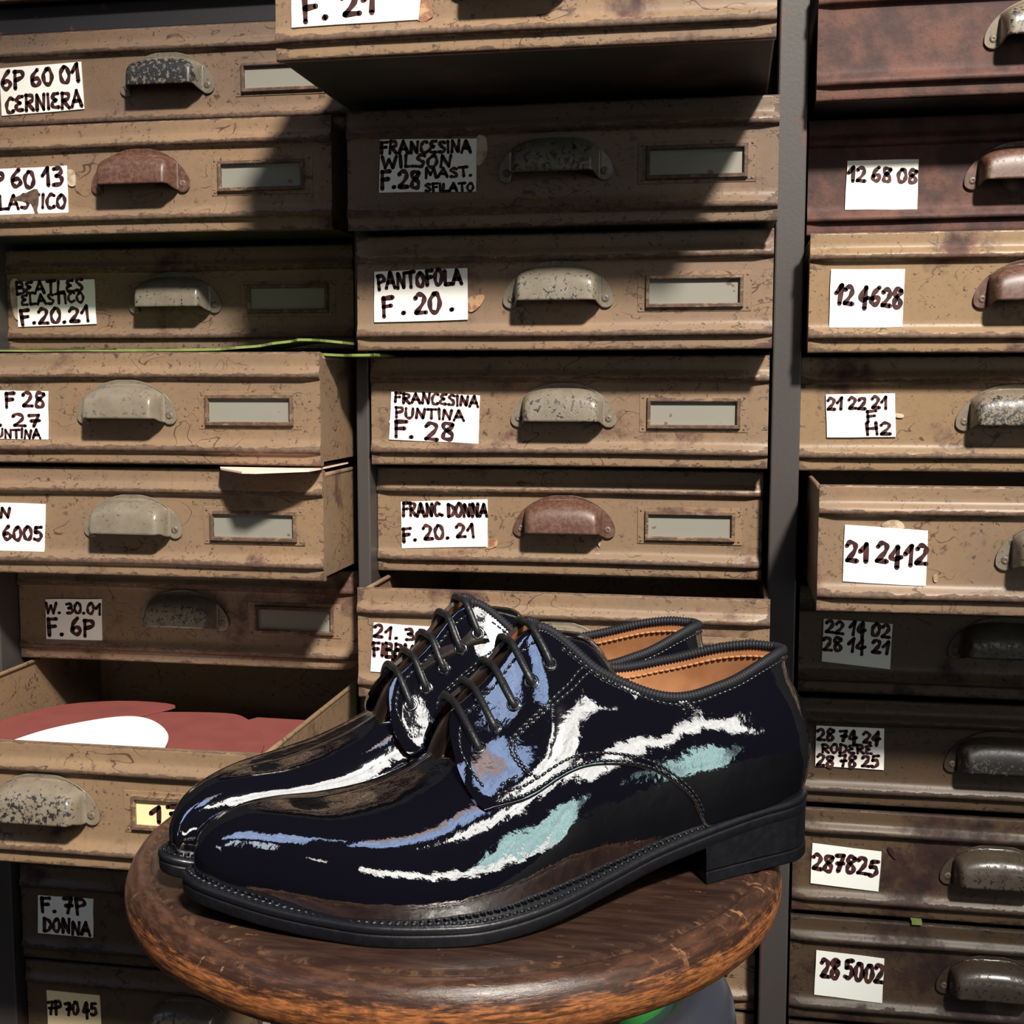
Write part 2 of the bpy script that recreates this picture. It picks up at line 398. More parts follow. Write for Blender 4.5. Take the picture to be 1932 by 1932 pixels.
# ------------------------------------------------------------------ the drawer cabinet
W, H, DEPTH = .36, .0998, .42
cabinet = link("drawer_cabinet", None, None, (-.14, 1.15, 0))
tag(cabinet, "old taupe steel cabinet of many labelled drawers standing behind the shoes", "cabinet")
def cab_local(p): return (p[0] + .14, p[1] - 1.15, p[2])
def post(x0, x1, name="post", y0=1.108, y1=1.60, z0=0.0, z1=1.60, mat=None):
    m = MB(); a = cab_local((x0, y0, z0)); c = cab_local((x1, y1, z1)); m.box(a[0], c[0], a[1], c[1], a[2], c[2])
    return mods(m.build(name, mat or M_POST, cabinet), bevel=.0015)
post(-.738, -.7135); post(-.3410, -.3285); post(.0374, .0622); post(.429, .455)
post(-.7135, -.3410, "rail", 1.143, 1.16, 1.2895, 1.3160, mat=M_RAIL); post(-.738, .455, "back_panel", 1.60, 1.605, mat=M_INSIDE); post(-.738, .455, "top_panel", 1.11, 1.605, 1.60, 1.615); post(-.738, .455, "plinth", 1.16, 1.60, 0, .045)

# profile of a drawer front from top to bottom: (height above the bottom edge in mm, outward in mm, wear)
PROFILE = [(99.8, -1.5, .3), (99.6, .2, .9), (99.0, .9, .8), (97.5, 1.0, .25), (92, .9, .1), (88.0, 1.0, .05), (86.6, 1.5, .0), (85.0, 2.7, .0), (83.4, 4.2, .05), (81.8, 5.4, .25),
           (80.2, 6.0, .7), (78.6, 5.9, .95), (77.3, 5.0, .9), (76.5, 3.4, .6), (76.0, 1.3, .4), (75.6, .2, .2), (74.6, 0, .1), (70, 0, 0), (49, 0, 0), (28, 0, 0), (24.5, .1, 0), (22.4, .6, 0),
           (20.4, 1.8, .05), (18.4, 3.5, .2), (16.6, 5.0, .55), (15.0, 5.9, .95), (13.4, 5.9, 1.0), (12.0, 5.0, .9), (11.2, 3.3, .6), (10.7, 1.4, .4), (10.3, .6, .2), (9.4, .5, .1), (5, .5, .2),
           (1.8, .6, .6), (.6, .2, .9), (0, -1.2, .7)]
def drawer_mesh(seed, open_box):
    r_ = random.Random(seed); m = MB()
    nx = 26; ph = [r_.uniform(0, 6.3) for _ in range(6)]
    rows = []
    for j in range(nx + 1):
        u = j / nx; x = W * u; col = []
        for (z, o_, w) in PROFILE:
            wob = (math.sin(u * 9 + ph[0]) * .25 + math.sin(u * 23 + ph[1]) * .16) * (o_ / 6.0) + .25 * math.sin(u * 4 + ph[2])
            zz = z + .35 * math.sin(u * 6 + ph[3]) * (1 if 8 < z < 90 else .6)
            endr = 1.0 if 0 < j < nx else .55
            col.append((x, -(o_ * endr + wob) / 1000, zz / 1000))
        rows.append(col)
    m.grid(rows)
    np_ = len(PROFILE)
    for j in range(nx + 1):
        for i, (_, _, w) in enumerate(PROFILE): m.wear[j * np_ + i] = min(1.0, w + (.5 if j in (0, nx) else 0))
    for j in (0, nx):                                              # end caps of the folded front
        x = rows[j][0][0]; pts = [rows[j][i] for i in range(np_)] + [(x, .007, .0005), (x, .007, .0985)]
        m.add(pts, [list(range(len(pts))) if j else list(range(len(pts)))[::-1]], 0, False)
    m.add([(0, .007, .0985), (W, .007, .0985), (W, .007, .0005), (0, .007, .0005)], [(0, 1, 2, 3)], 0, False)
    m.add([rows[0][0], rows[nx][0], (W, .007, .0985), (0, .007, .0985)], [(0, 1, 2, 3)], 0, False)
    m.add([rows[0][-1], rows[nx][-1], (W, .007, .0005), (0, .007, .0005)], [(3, 2, 1, 0)], 0, False)
    # sheet-steel tray behind the front, with a rolled rim along each side
    zt = .0955
    m.box(.0008, .0022, .006, DEPTH, .002, zt); m.box(W - .0022, W - .0008, .006, DEPTH, .002, zt)
    m.box(.0008, W - .0008, DEPTH - .0014, DEPTH, .002, zt); m.box(.0008, W - .0008, .006, DEPTH, .002, .0034, 1)
    for x in (.0022, W - .0022): m.tube([(x, .008 + .05 * k, zt - .001) for k in range(9)], .0022, 8)
    return m

# one cup pull: bow-backed plate with two riveted ears and a hollow cup
def pull_mesh():
    m = MB(); HW = .0478
    def ztop(x): return .0085 + .0322 * max(0.0, 1 - abs(x / HW) ** 2.1) ** .62
    def zbot(x):
        a = abs(x)
        if a < .0338: return .0062
        c, r = .0408, .0072
        return .0076 - math.sqrt(max(0, r * r - (a - c) ** 2))
    def zcup(x): return .0062 + .0292 * (1 - .30 * min(1, abs(x) / .0362) ** 3.2)      # top of the cup, lower than the bow plate
    def h(x, z):
        a = abs(x); sx = min(1, max(0, (.0362 - a) / .0062)); sx = math.sin(sx * math.pi / 2) ** .75 if sx > 0 else 0
        q = (z - .0062) / (zcup(x) - .0062)
        rim = .0005 * math.exp(-((ztop(x) - z) / .0018) ** 2)
        if q >= 1: return .0012 + rim
        q = max(0, q); sz = (1 - q ** 4.6) ** .62
        return .0012 + .0210 * sx * sz * (1 - .07 * q)
    xs_ = sorted(set([round(s_ * v, 5) for s_ in (-1, 1) for v in [0, .005, .010, .015, .019, .022, .025, .0275, .0295, .0308, .032, .0331, .0342, .0344, .0352, .0362, .0372, .0385, .040, .0415, .043, .0445, .0458, .0468, .04745, HW]]))
    NZ = 26; rows = []
    for x in xs_:
        zb, zt = zbot(x), ztop(x); col = []
        for k in range(NZ + 1):
            q = k / NZ; q = 1 - (1 - q) ** 1.5
            z = zb + (zt - zb) * q; col.append((x, -h(x, z), z))
        rows.append(col)
    m.grid(rows, 0, True)
    for s_ in (-1, 1):                                             # rivets
        prof = [(.0035, 0), (.0035, .0004), (.0031, .0009), (.0020, .0013), (.0001, .0014)]
        rr = [[(s_ * .0408 + r * math.cos(k * math.pi / 8), -.0016 - hh, .0085 + r * math.sin(k * math.pi / 8)) for k in range(16)] for r, hh in prof]
        m.grid(rr, 1, True, closed_v=True)
    return m.mesh("cup_pull", [M_PULL, M_RIVET])
PULL = pull_mesh()
def holder_mesh(card):
    m = MB()
    def rect_ring(o_, i_, yo, yi, mat=0):
        a = [(o_[0], o_[2]), (o_[1], o_[2]), (o_[1], o_[3]), (o_[0], o_[3])]; c = [(i_[0], i_[2]), (i_[1], i_[2]), (i_[1], i_[3]), (i_[0], i_[3])]
        vs = [(x, -yo, z) for x, z in a] + [(x, -yi, z) for x, z in c]
        m.add(vs, [(k, (k + 1) % 4, 4 + (k + 1) % 4, 4 + k) for k in range(4)], mat, False)
    P = (-.0473, .0473, -.0166, .0166); Fo = (-.0410, .0410, -.0139, .0139); Ft = (-.0402, .0402, -.0131, .0131); Fi = (-.0384, .0384, -.0109, .0109); I = (-.0376, .0376, -.0101, .0101)
    rect_ring((P[0] - .0005, P[1] + .0005, P[2] - .0005, P[3] + .0005), P, 0.0, .0008); rect_ring(P, Fo, .0008, .0009); rect_ring(Fo, Ft, .0009, .0042)
    rect_ring(Ft, Fi, .0042, .0044); rect_ring(Fi, I, .0044, .0038); rect_ring(I, I, .0038, .0003)
    m.add([(I[0], -.0004, I[2]), (I[1], -.0004, I[2]), (I[1], -.0004, I[3]), (I[0], -.0004, I[3])], [(0, 1, 2, 3)], 1, False)
    for sx in (-1, 1):
        for sz in (-1, 1):
            rr = [[(sx * .0443 + r * math.cos(k * math.pi / 5), -hh, sz * .0137 + r * math.sin(k * math.pi / 5)) for k in range(10)] for r, hh in [(.0012, .0008), (.0009, .0013), (.0001, .0014)]]
            m.grid(rr, 2, True, closed_v=True)
    for k, v in enumerate(m.v): m.wear[k] = .75 if v[1] < -.002 else .35
    return m

# ---- handwriting: single-stroke capitals and digits in a unit cell
GL = {
 'A': (.72, [[(.0, 0), (.34, 1)], [(.34, 1), (.70, 0)], [(.12, .36), (.58, .36)]]), 'B': (.58, [[(.04, 0), (.06, 1)], [(.06, 1), (.44, .92), (.46, .66), (.08, .54)], [(.08, .54), (.54, .44), (.54, .10), (.04, .0)]]),
 'C': (.56, [[(.54, .90), (.30, .98), (.06, .60), (.10, .14), (.34, .0), (.56, .12)]]), 'D': (.62, [[(.06, 0), (.08, 1)], [(.04, .98), (.46, .84), (.60, .46), (.40, .10), (.04, .02)]]),
 'E': (.54, [[(.50, .96), (.20, .92), (.06, .76), (.30, .54)], [(.34, .53), (.06, .36), (.10, .08), (.52, .04)]]), 'F': (.54, [[(.10, 0), (.08, 1)], [(.06, .97), (.54, 1.0)], [(.08, .52), (.46, .56)]]),
 'G': (.60, [[(.54, .92), (.26, .96), (.05, .52), (.20, .04), (.52, .10), (.56, .44)], [(.36, .44), (.60, .46)]]), 'H': (.62, [[(.06, 0), (.06, 1)], [(.58, 0), (.56, 1)], [(.06, .50), (.58, .52)]]),
 'I': (.16, [[(.08, 0), (.08, 1)]]), 'L': (.52, [[(.08, 1), (.06, .04)], [(.06, .04), (.52, .06)]]), 'M': (.84, [[(.04, 0), (.14, .98)], [(.14, .98), (.40, .30)], [(.40, .30), (.68, .98)], [(.68, .98), (.80, 0)]]),
 'N': (.66, [[(.06, 0), (.10, .98)], [(.10, .98), (.54, .04)], [(.54, .04), (.62, 1)]]), 'O': (.62, [[(.32, .98), (.05, .60), (.12, .10), (.40, .02), (.58, .46), (.46, .92), (.28, .96)]]),
 'P': (.56, [[(.10, 0), (.08, 1)], [(.04, .98), (.46, .96), (.54, .66), (.10, .48)]]), 'R': (.62, [[(.08, 0), (.08, 1)], [(.04, .98), (.48, .92), (.50, .62), (.10, .50)], [(.16, .50), (.60, 0)]]),
 'S': (.52, [[(.50, .90), (.24, .98), (.08, .76), (.28, .54), (.48, .34), (.36, .06), (.02, .08)]]), 'T': (.62, [[(.32, 0), (.30, .96)], [(.0, .96), (.62, 1.0)]]),
 'U': (.62, [[(.06, 1), (.08, .26), (.28, .02), (.52, .22), (.56, 1)]]), 'W': (.92, [[(.04, 1), (.22, .02)], [(.22, .02), (.46, .74)], [(.46, .74), (.68, .02)], [(.68, .02), (.90, 1)]]),
 'Z': (.56, [[(.04, .96), (.54, .96)], [(.54, .96), (.04, .04)], [(.04, .04), (.56, .04)]]),
 '0': (.56, [[(.30, .96), (.06, .62), (.10, .12), (.36, .02), (.54, .44), (.44, .90), (.26, .95)]]), '1': (.42, [[(.02, .56), (.34, 1)], [(.34, 1), (.32, 0)]]),
 '2': (.56, [[(.04, .80), (.22, 1), (.48, .86), (.42, .52), (.06, .06)], [(.06, .06), (.56, .04)]]), '3': (.52, [[(.06, .92), (.40, .96), (.46, .72), (.20, .54)], [(.20, .54), (.50, .42), (.46, .10), (.06, .04)]]),
 '4': (.58, [[(.36, 1), (.04, .40), (.20, .26), (.56, .40)], [(.38, .94), (.36, -.22)]]), '5': (.54, [[(.52, .98), (.14, .94)], [(.14, .94), (.10, .56)], [(.10, .56), (.40, .58), (.50, .28), (.30, .02), (.02, .08)]]),
 '6': (.56, [[(.44, 1), (.14, .64), (.06, .22), (.28, .0), (.52, .22), (.38, .46), (.10, .36)]]), '7': (.54, [[(.02, .92), (.48, .98)], [(.48, .98), (.24, .0)], [(.12, .46), (.52, .50)]]),
 '8': (.54, [[(.50, .90), (.18, .98), (.10, .70), (.46, .34), (.40, .02), (.10, .08), (.14, .42), (.46, .76), (.50, .90)]]), '9': (.54, [[(.48, .80), (.20, 1), (.05, .74), (.24, .54), (.48, .76), (.42, .0)]]),
 '.': (.20, [[(.06, .05), (.12, .07)]]),
}
def write_ink(m, text, p0, p1, hgt, y, r_, mat=1):
    """ribbons of marker ink in the x-z plane at depth y; all in mm"""
    p0, p1 = np.array(p0), np.array(p1); L_ = np.linalg.norm(p1 - p0); ex = (p1 - p0) / L_; ez = np.array([-ex[1], ex[0]])
    adv = sum((.30 if ch == ' ' else GL[ch][0] + .16) for ch in text) - .16; sx = L_ / adv; rad = .60 + .085 * hgt
    cx = 0
    for ch in text:
        if ch == ' ': cx += .30; continue
        w_, strokes = GL[ch]; dz = r_.uniform(-.05, .05); sc = r_.uniform(.92, 1.06); sl = r_.uniform(-.06, .08)
        for st in strokes:
            q = smooth_curve([p0 + ex * ((cx + u + sl * (v - .5)) * sx) + ez * ((v * sc + dz) * hgt) for u, v in st], 1 if len(st) == 2 else 6)
            if len(st) == 2: q = [st_ for st_ in (q[0] * (1 - t) + q[1] * t for t in (0, .33, .66, 1))]
            ph = r_.uniform(0, 6); vs = []; fs = []
            for i, p in enumerate(q):
                t = q[min(i + 1, len(q) - 1)] - q[max(i - 1, 0)]; t = t / (np.linalg.norm(t) + 1e-9); nn = np.array([-t[1], t[0]])
                rr = rad * (1 + .20 * math.sin(ph + i * .8))
                vs += [p + nn * rr, p - nn * rr]
            for i in range(len(q) - 1): fs.append((2 * i, 2 * i + 1, 2 * i + 3, 2 * i + 2))
            m.add([(v[0] / 1000, y, v[1] / 1000) for v in vs], fs, mat, False)
            for p in (q[0], q[-1]):
                m.add([(p[0] / 1000 + rad / 1000 * math.cos(k * math.pi / 5), y, p[1] / 1000 + rad / 1000 * math.sin(k * math.pi / 5)) for k in range(10)], [list(range(10))], mat, False)
        cx += w_ + .16
DRAWERS = {
    (0, 1): (-0.7127, 1.1397, 1.1895),
    (0, 2): (-0.7091, 1.0710, 1.0872),
    (0, 3): (-0.7134, 1.1450, 0.9835),
    (0, 4): (-0.7101, 1.0332, 0.8790),
    (0, 5): (-0.7117, 1.0411, 0.7755),
    (0, 6): (-0.7117, 1.1410, 0.6710),
    (0, 7): (-0.7047, 0.8650, 0.5715),
    (0, 8): (-0.7087, 1.1300, 0.4650),
    (0, 9): (-0.7079, 1.1161, 0.3615),
    (0, 10): (-0.7077, 1.1200, 0.2580),
    (1, 1): (-0.3320, 0.8926, 1.1867),
    (1, 2): (-0.3237, 1.0357, 1.0814),
    (1, 3): (-0.3250, 1.0639, 0.9797),
    (1, 4): (-0.3253, 1.1046, 0.8762),
    (1, 5): (-0.3279, 1.1320, 0.7727),
    (1, 6): (-0.3223, 1.0446, 0.6712),
    (1, 7): (-0.3250, 1.1380, 0.5657),
    (1, 8): (-0.3260, 1.1380, 0.4622),
    (1, 9): (-0.3260, 1.1380, 0.3587),
    (1, 10): (-0.3260, 1.1400, 0.2552),
    (2, 1): (0.0677, 1.0859, 1.1849),
    (2, 2): (0.0658, 1.1420, 1.0816),
    (2, 3): (0.0653, 1.0776, 0.9763),
    (2, 4): (0.0610, 1.1120, 0.8747),
    (2, 5): (0.0708, 0.9804, 0.7736),
    (2, 6): (0.0679, 1.1488, 0.6674),
    (2, 7): (0.0674, 1.1440, 0.5639),
    (2, 8): (0.0666, 1.1395, 0.4604),
    (2, 9): (0.0659, 1.1352, 0.3579),
    (2, 10): (0.0664, 1.1360, 0.2534),
}
NOTES = {
    (0, 1): ([(4.8, 68.0), (91.2, 70.8), (92.8, 26.4), (5.5, 23.1)],
        [('6P 60 01', (7.3, 48.3), (89.4, 52.5), 16.1), ('CERNIERA', (10.8, 25.9), (91.3, 29.0), 14.2)]),
    (0, 2): ([(16.9, 61.1), (107.3, 62.8), (107.2, 19.3), (16.0, 19.5)],
        [('6P 60 13', (20.5, 44.6), (102.4, 44.8), 15.4), ('ELASTICO', (28.2, 24.6), (105.3, 25.1), 12.5)]),
    (0, 3): ([(11.7, 68.7), (95.1, 70.1), (95.7, 26.6), (11.4, 24.2)],
        [('BEATLES', (11.1, 56.2), (82.8, 58.9), 11.5), ('ELASTICO', (16.4, 45.1), (83.5, 48.5), 9.4), ('F.20.21', (14.4, 25.7), (88.5, 29.3), 14.7)]),
    (0, 4): ([(28.5, 66.7), (103.4, 65.3), (101.6, 21.6), (26.4, 22.5)],
        [('S F 28', (43.8, 50.7), (99.7, 51.4), 12.6), ('F. 27', (37.6, 33.8), (94.7, 33.6), 10.6), ('PUNTINA', (43.5, 23.6), (94.3, 22.5), 7.8)]),
    (0, 5): ([(19.8, 65.8), (93.4, 65.1), (90.3, 18.2), (17.5, 19.4)],
        [('DON', (24.6, 52.5), (57.5, 52.1), 10.0), ('GP 6005', (23.6, 32.1), (88.7, 31.5), 12.9)]),
    (0, 6): ([(29.9, 61.8), (91.7, 63.7), (90.7, 19.0), (29.2, 17.3)],
        [('W. 30.01', (29.9, 47.6), (90.6, 48.4), 11.0), ('F. 6P', (31.3, 25.1), (81.6, 26.3), 16.5)]),
    (0, 9): ([(19.8, 68.1), (80.8, 68.7), (79.2, 27.5), (18.0, 27.8)],
        [('F. 7P', (22.6, 51.4), (71.4, 51.7), 15.9), ('DONNA', (24.7, 31.1), (76.4, 29.6), 14.3)]),
    (0, 10): ([(22.4, 68.0), (81.6, 67.5), (82.4, 25.7), (22.3, 22.9)],
        [('7P 70 45', (23.7, 42.7), (77.9, 46.0), 13.9)]),
    (1, 1): ([(12.7, 57.8), (112.0, 52.5), (107.9, 24.1), (12.8, 23.1)],
        [('F. 21', (21.8, 27.5), (76.4, 31.5), 17.2)]),
    (1, 2): ([(29.6, 74.9), (112.9, 73.0), (111.9, 29.7), (28.2, 31.0)],
        [('FRANCESINA', (29.9, 63.5), (107.9, 62.4), 9.6), ('WILSON', (30.7, 51.6), (91.1, 51.1), 9.7), ('F.28', (30.1, 33.6), (63.9, 34.4), 13.6), ('MAST.', (68.6, 42.2), (109.2, 42.4), 7.9), ('SFILATO', (68.5, 30.8), (110.1, 30.6), 6.6)]),
    (1, 3): ([(16.3, 69.2), (99.7, 71.1), (100.0, 26.9), (15.8, 25.3)],
        [('PANTOFOLA', (19.5, 53.9), (95.0, 58.0), 12.9), ('F . 20 .', (23.6, 30.3), (87.8, 34.8), 16.2)]),
    (1, 4): ([(19.7, 67.5), (102.8, 64.2), (101.2, 20.4), (17.2, 23.6)],
        [('FRANCESINA', (22.6, 57.8), (101.3, 54.1), 9.2), ('PUNTINA', (23.0, 44.2), (87.9, 41.5), 9.2), ('F. 28', (21.8, 25.6), (77.9, 23.1), 14.6)]),
    (1, 5): ([(23.0, 66.5), (106.7, 70.3), (107.1, 25.7), (23.6, 22.3)],
        [('FRANC. DONNA', (24.9, 53.3), (106.7, 54.3), 12.2), ('F. 20. 21', (24.7, 28.4), (94.4, 35.0), 12.7)]),
    (1, 6): ([(15.1, 68.5), (95.2, 65.0), (92.1, 22.1), (11.6, 24.1)],
        [('21. 30. 01', (14.9, 55.1), (90.3, 52.5), 10.5), ('FIBBIA', (13.7, 38.7), (54.6, 37.4), 12.0), ('DONNA', (30.7, 26.3), (79.6, 24.5), 10.6)]),
    (2, 2): ([(33.4, 63.7), (93.3, 63.2), (93.3, 20.7), (32.3, 21.7)],
        [('12 68 08', (33.9, 46.8), (91.7, 43.4), 11.9)]),
    (2, 3): ([(17.4, 69.9), (76.7, 69.0), (76.1, 21.6), (16.9, 21.6)],
        [('12 4628', (21.1, 41.4), (74.3, 38.2), 14.9)]),
    (2, 4): ([(22.6, 67.0), (80.5, 68.0), (82.5, 30.5), (24.5, 29.6)],
        [('21 22 21', (24.3, 53.2), (74.3, 55.2), 10.2), ('F', (57.3, 43.2), (65.7, 43.7), 9.2), ('H2', (57.6, 31.7), (78.0, 32.8), 9.7)]),
    (2, 5): ([(19.9, 68.5), (81.5, 65.2), (81.3, 22.4), (19.4, 24.4)],
        [('21 2412', (21.0, 40.3), (81.2, 38.5), 14.5)]),
    (2, 6): ([(21.8, 69.1), (82.8, 66.2), (81.8, 24.4), (20.9, 29.4)],
        [('22 14 02', (23.5, 56.3), (80.0, 53.9), 11.9), ('28 14 21', (21.6, 39.9), (80.0, 38.6), 11.9)]),
    (2, 7): ([(17.8, 73.6), (78.2, 73.5), (78.9, 34.7), (17.8, 35.4)],
        [('28 74 24', (18.6, 60.1), (74.9, 59.4), 10.5), ('RODERE', (23.2, 48.7), (67.7, 49.1), 8.1), ('28 78 25', (19.2, 35.4), (74.1, 36.9), 10.6)]),
    (2, 8): ([(17.6, 66.4), (79.5, 62.3), (77.8, 24.2), (16.7, 28.0)],
        [('287825', (17.8, 41.9), (76.0, 38.8), 15.3)]),
    (2, 9): ([(23.9, 67.5), (85.1, 64.3), (84.5, 21.6), (23.0, 24.4)],
        [('28 5002', (28.4, 43.1), (83.9, 41.1), 17.5)]),
}
SCRAPS = {
    (0, 2): [('bare', [(50.7, 33.7), (65.4, 39.1), (77.3, 42.6), (78.5, 31.5), (76.5, 22.9), (79.5, 18.0), (75.2, 17.7), (70.4, 29.3), (59.8, 32.0)]), ('old', [(107.7, 58.5), (114.5, 57.3), (115.0, 44.9), (107.7, 46.1)])],
    (0, 3): [('old', [(5.3, 69.8), (13.4, 68.7), (13.0, 34.1), (7.2, 34.7), (4.1, 54.2)])],
    (1, 2): [('old', [(112.9, 73.9), (120.2, 74.0), (121.9, 62.8), (119.2, 55.5), (112.9, 51.4)])],
    (1, 3): [('tape', [(100.6, 45.1), (109.5, 48.2), (115.1, 46.8), (111.8, 39.5), (105.7, 34.1), (100.5, 34.6)])],
    (1, 4): [('old', [(17.9, 41.7), (20.4, 41.2), (20.4, 37.8), (17.4, 38.8)])],
    (1, 5): [('tape', [(107.2, 33.2), (115.3, 32.4), (115.3, 26.4), (105.6, 23.6)]), ('old', [(210.9, 31.5), (213.3, 32.5), (212.9, 27.6)]), ('old', [(209.0, 21.5), (213.9, 20.7), (211.0, 16.1)])],
    (2, 5): [('old', [(47.6, 67.8), (50.7, 71.9), (57.7, 73.3), (63.3, 70.1), (62.7, 66.0)]), ('old', [(86.9, 30.4), (90.0, 31.3), (89.8, 26.3), (87.5, 25.9)])],
    (2, 4): [('old', [(81.9, 50.7), (88.1, 49.8), (87.8, 47.0), (82.0, 47.5)])],
    (2, 8): [('ink', [(84.6, 65.7), (87.9, 66.4), (93.3, 58.2), (91.9, 56.1), (87.6, 59.9)])],
    (1, 1): [('tape', [(97.1, 45.9), (111.9, 45.1), (118.4, 28.3), (116.5, 24.4), (107.8, 23.3)])],
}
# per drawer: rust, chips, warmth of the enamel; then rust, chips of the pull
LOOK = {(0, 1): (.0, 0, .0, .0, .95), (0, 2): (.10, 0, .25, .80, .15), (0, 3): (.05, 0, .2, .05, .45), (0, 4): (.10, 0, .35, .10, .10), (0, 5): (.10, 0, .35, .08, .15), (0, 6): (.18, 0, .2, .05, .55), (0, 7): (.05, 0, .55, .05, .62),
        (1, 2): (.0, 0, .1, .2, .6), (1, 3): (.12, 0, .2, .10, .45), (1, 4): (.10, 0, .35, .05, .50), (1, 5): (.14, 0, .4, .92, .05), (1, 6): (.08, 0, .35, .0, .35),
        (2, 1): (.95, 0, .9, .10, .6), (2, 2): (.62, 0, .9, .75, .35), (2, 3): (.16, 0, .9, .75, .3), (2, 4): (.10, 0, .75, .05, .72), (2, 5): (.08, 0, .3, .10, .5), (2, 7): (.12, 0, .5, .0, .95), (2, 8): (.30, 0, .6, .25, .5), (2, 9): (.28, 0, .5, .1, .55)}
TONE_AND_SHADE = {(2, 6): .45, (2, 7): .22, (2, 8): .28, (2, 9): .14, (2, 10): .14, (0, 9): .35, (0, 10): .40, (0, 8): .4, (1, 2): .75, (0, 3): .8, (0, 1): .85}  # darker enamel at lower right; elsewhere shade is put into the colour
SPECIAL = {(2, 1): "rust-eaten top drawer of the right column", (1, 1): "drawer pulled far out over the others", (0, 7): "drawer pulled out with red cardboard inside"}
MESHES = [drawer_mesh(100 + k, False).mesh("drawer", [M_PAINT, M_INSIDE]) for k in range(5)]
HOLDER = holder_mesh(M_CARD).mesh("label_holder", [M_PAINT, M_CARD, M_RIVET])
drawers = {}
for k, (key, (x, y, z)) in enumerate(DRAWERS.items()):
    look = LOOK.get(key, (.12, 0, .35, .1, .6))
    d = link("drawer", MESHES[(k * 3 + key[1]) % 5], cabinet, cab_local((x, y, z))); drawers[key] = d
    d.color = (*look[:3], TONE_AND_SHADE.get(key, 1.0))
    p = link("cup_pull", PULL, d, (.1793, 0, .0352)); p.color = (look[3], look[4], look[2] * .4, TONE_AND_SHADE.get(key, 1.0))
    mods(p, solid=(.0010, -1.0))
    if key != (2, 10):
        hm = HOLDER
        if key == (0, 7):                                          # this one holds a cream card with a number
            m = holder_mesh(M_CREAMCARD); write_ink(m, "13", (-26, -7), (-2, -7), 13, -.0008, random.Random(4), 3); hm = m.mesh("label_holder", [M_PAINT, M_CREAMCARD, M_RIVET, M_INK])
        h_ = link("label_holder", hm, d, (.2950, 0, .0487)); h_.color = d.color
    if key in NOTES:
        quad, lines = NOTES[key]; r_ = random.Random(key[0] * 31 + key[1]); m = MB()
        q = np.array(quad); c_ = q.mean(0)
        edge = []
        for a in range(4):
            for t in (0, .33, .66): edge.append(q[a] * (1 - t) + q[(a + 1) % 4] * t + (np.array([r_.uniform(-.3, .3), r_.uniform(-.3, .3)]) if t else 0))
        edge = edge[::-1]
        m.prism([(p_[0] / 1000, p_[1] / 1000) for p_ in edge], lambda u, v, dd: (u, dd, v), -.0005, -.0016, 0)
        for text, a, c, hh in lines: write_ink(m, text, a, c, hh, -.00172, r_, 1)
        for kind, poly in SCRAPS.get(key, []):
            mm, nm = {'old': (M_OLD, "torn_paper_scrap"), 'tape': (M_TAPE, "torn_tape_scrap"), 'bare': (M_BARE, "torn_hole"), 'ink': (M_INK, "ink_smudge")}[kind]
            pts = [tuple(p_ / 1000) for p_ in smooth_curve(poly, 3, True)]
            area = sum(pts[i][0] * pts[(i + 1) % len(pts)][1] - pts[(i + 1) % len(pts)][0] * pts[i][1] for i in range(len(pts)))
            if area < 0: pts = pts[::-1]
            y1 = -.00190 if kind == 'bare' else -.00145
            ms = MB(); ms.prism(pts, lambda u, v, dd: (u, dd, v), -.0002, y1, 0); ms.build(nm, mm, d, fix=True)
        n_ = m.build("paper_note", [M_PAPER, M_INK], d, fix=True)
        n_.color = (1, .82, .52, 1) if key == (0, 10) else ((.86, .90, .92, 1) if key in ((2, 8), (2, 9)) else (1, 1, 1, 1))
        d['label'] = 'steel drawer with a paper note reading "%s"' % " ".join(t for t, *_ in lines) if not any(w in "".join(t for t, *_ in lines) for w in ("BEATLES", "WILSON", "RODERE")) else \
            'steel drawer with a handwritten note of %d lines in the shade of the drawer above' % len(lines)
    elif key in SPECIAL: d['label'] = "steel " + SPECIAL[key]
d = link("drawer", MESHES[2], cabinet, cab_local((-.7100, 1.128, 1.3165))); d.color = (.3, 0, .2, .8)   # top left, only its lower edge shows
p = link("cup_pull", PULL, d, (.1793, 0, .0352)); mods(p, solid=(.0010, -1.0))

# ------------------------------------------------------------------ sheets stored in and between the drawers
def sheet(name, poly, z0, z1, mat, bend=None, loc=(0, 0, 0)):
    """flat sheet of real thickness; poly in x-y, optional bend(x, y) added to z"""
    m = MB(); pts = poly[::-1] if sum(poly[i][0] * poly[(i + 1) % len(poly)][1] - poly[(i + 1) % len(poly)][0] * poly[i][1] for i in range(len(poly))) < 0 else poly
    f = bend or (lambda x, y: 0)
    n = len(pts); vs = [(x, y, z0 + f(x, y)) for x, y in pts] + [(x, y, z1 + f(x, y)) for x, y in pts]
    m.add(vs, [list(range(n))[::-1], list(range(n, 2 * n))] + [(i, (i + 1) % n, n + (i + 1) % n, n + i) for i in range(n)], 0, False)
    o = m.build(name, mat); o.location = loc; return o
bx, by, bz = DRAWERS[(0, 7)]
def inside(p): return (p[0], p[1])
rr_ = lambda pts, n=5: [tuple(p) for p in smooth_curve(pts, n, True)]
stk = sheet("red_cardboard_stack", [(.014, .020), (.285, .020), (.285, .255), (.014, .255)], .0036, .0480, M_RED, loc=(bx, by, bz)); tag(stk, "thick stack of red cardboard filling the bottom of the pulled-out drawer", "cardboard", "red cardboard in the pulled-out drawer")
o = sheet("red_cardboard_sheet", [(.20, .03), (.282, .03), (.296, .118), (.3165, .252), (.3165, .268), (.25, .270), (.21, .20)], .0484, .0502, M_RED, loc=(bx, by, bz)); tag(o, "red cardboard sheet at the right side of the pulled-out drawer", "cardboard", "red cardboard in the pulled-out drawer")
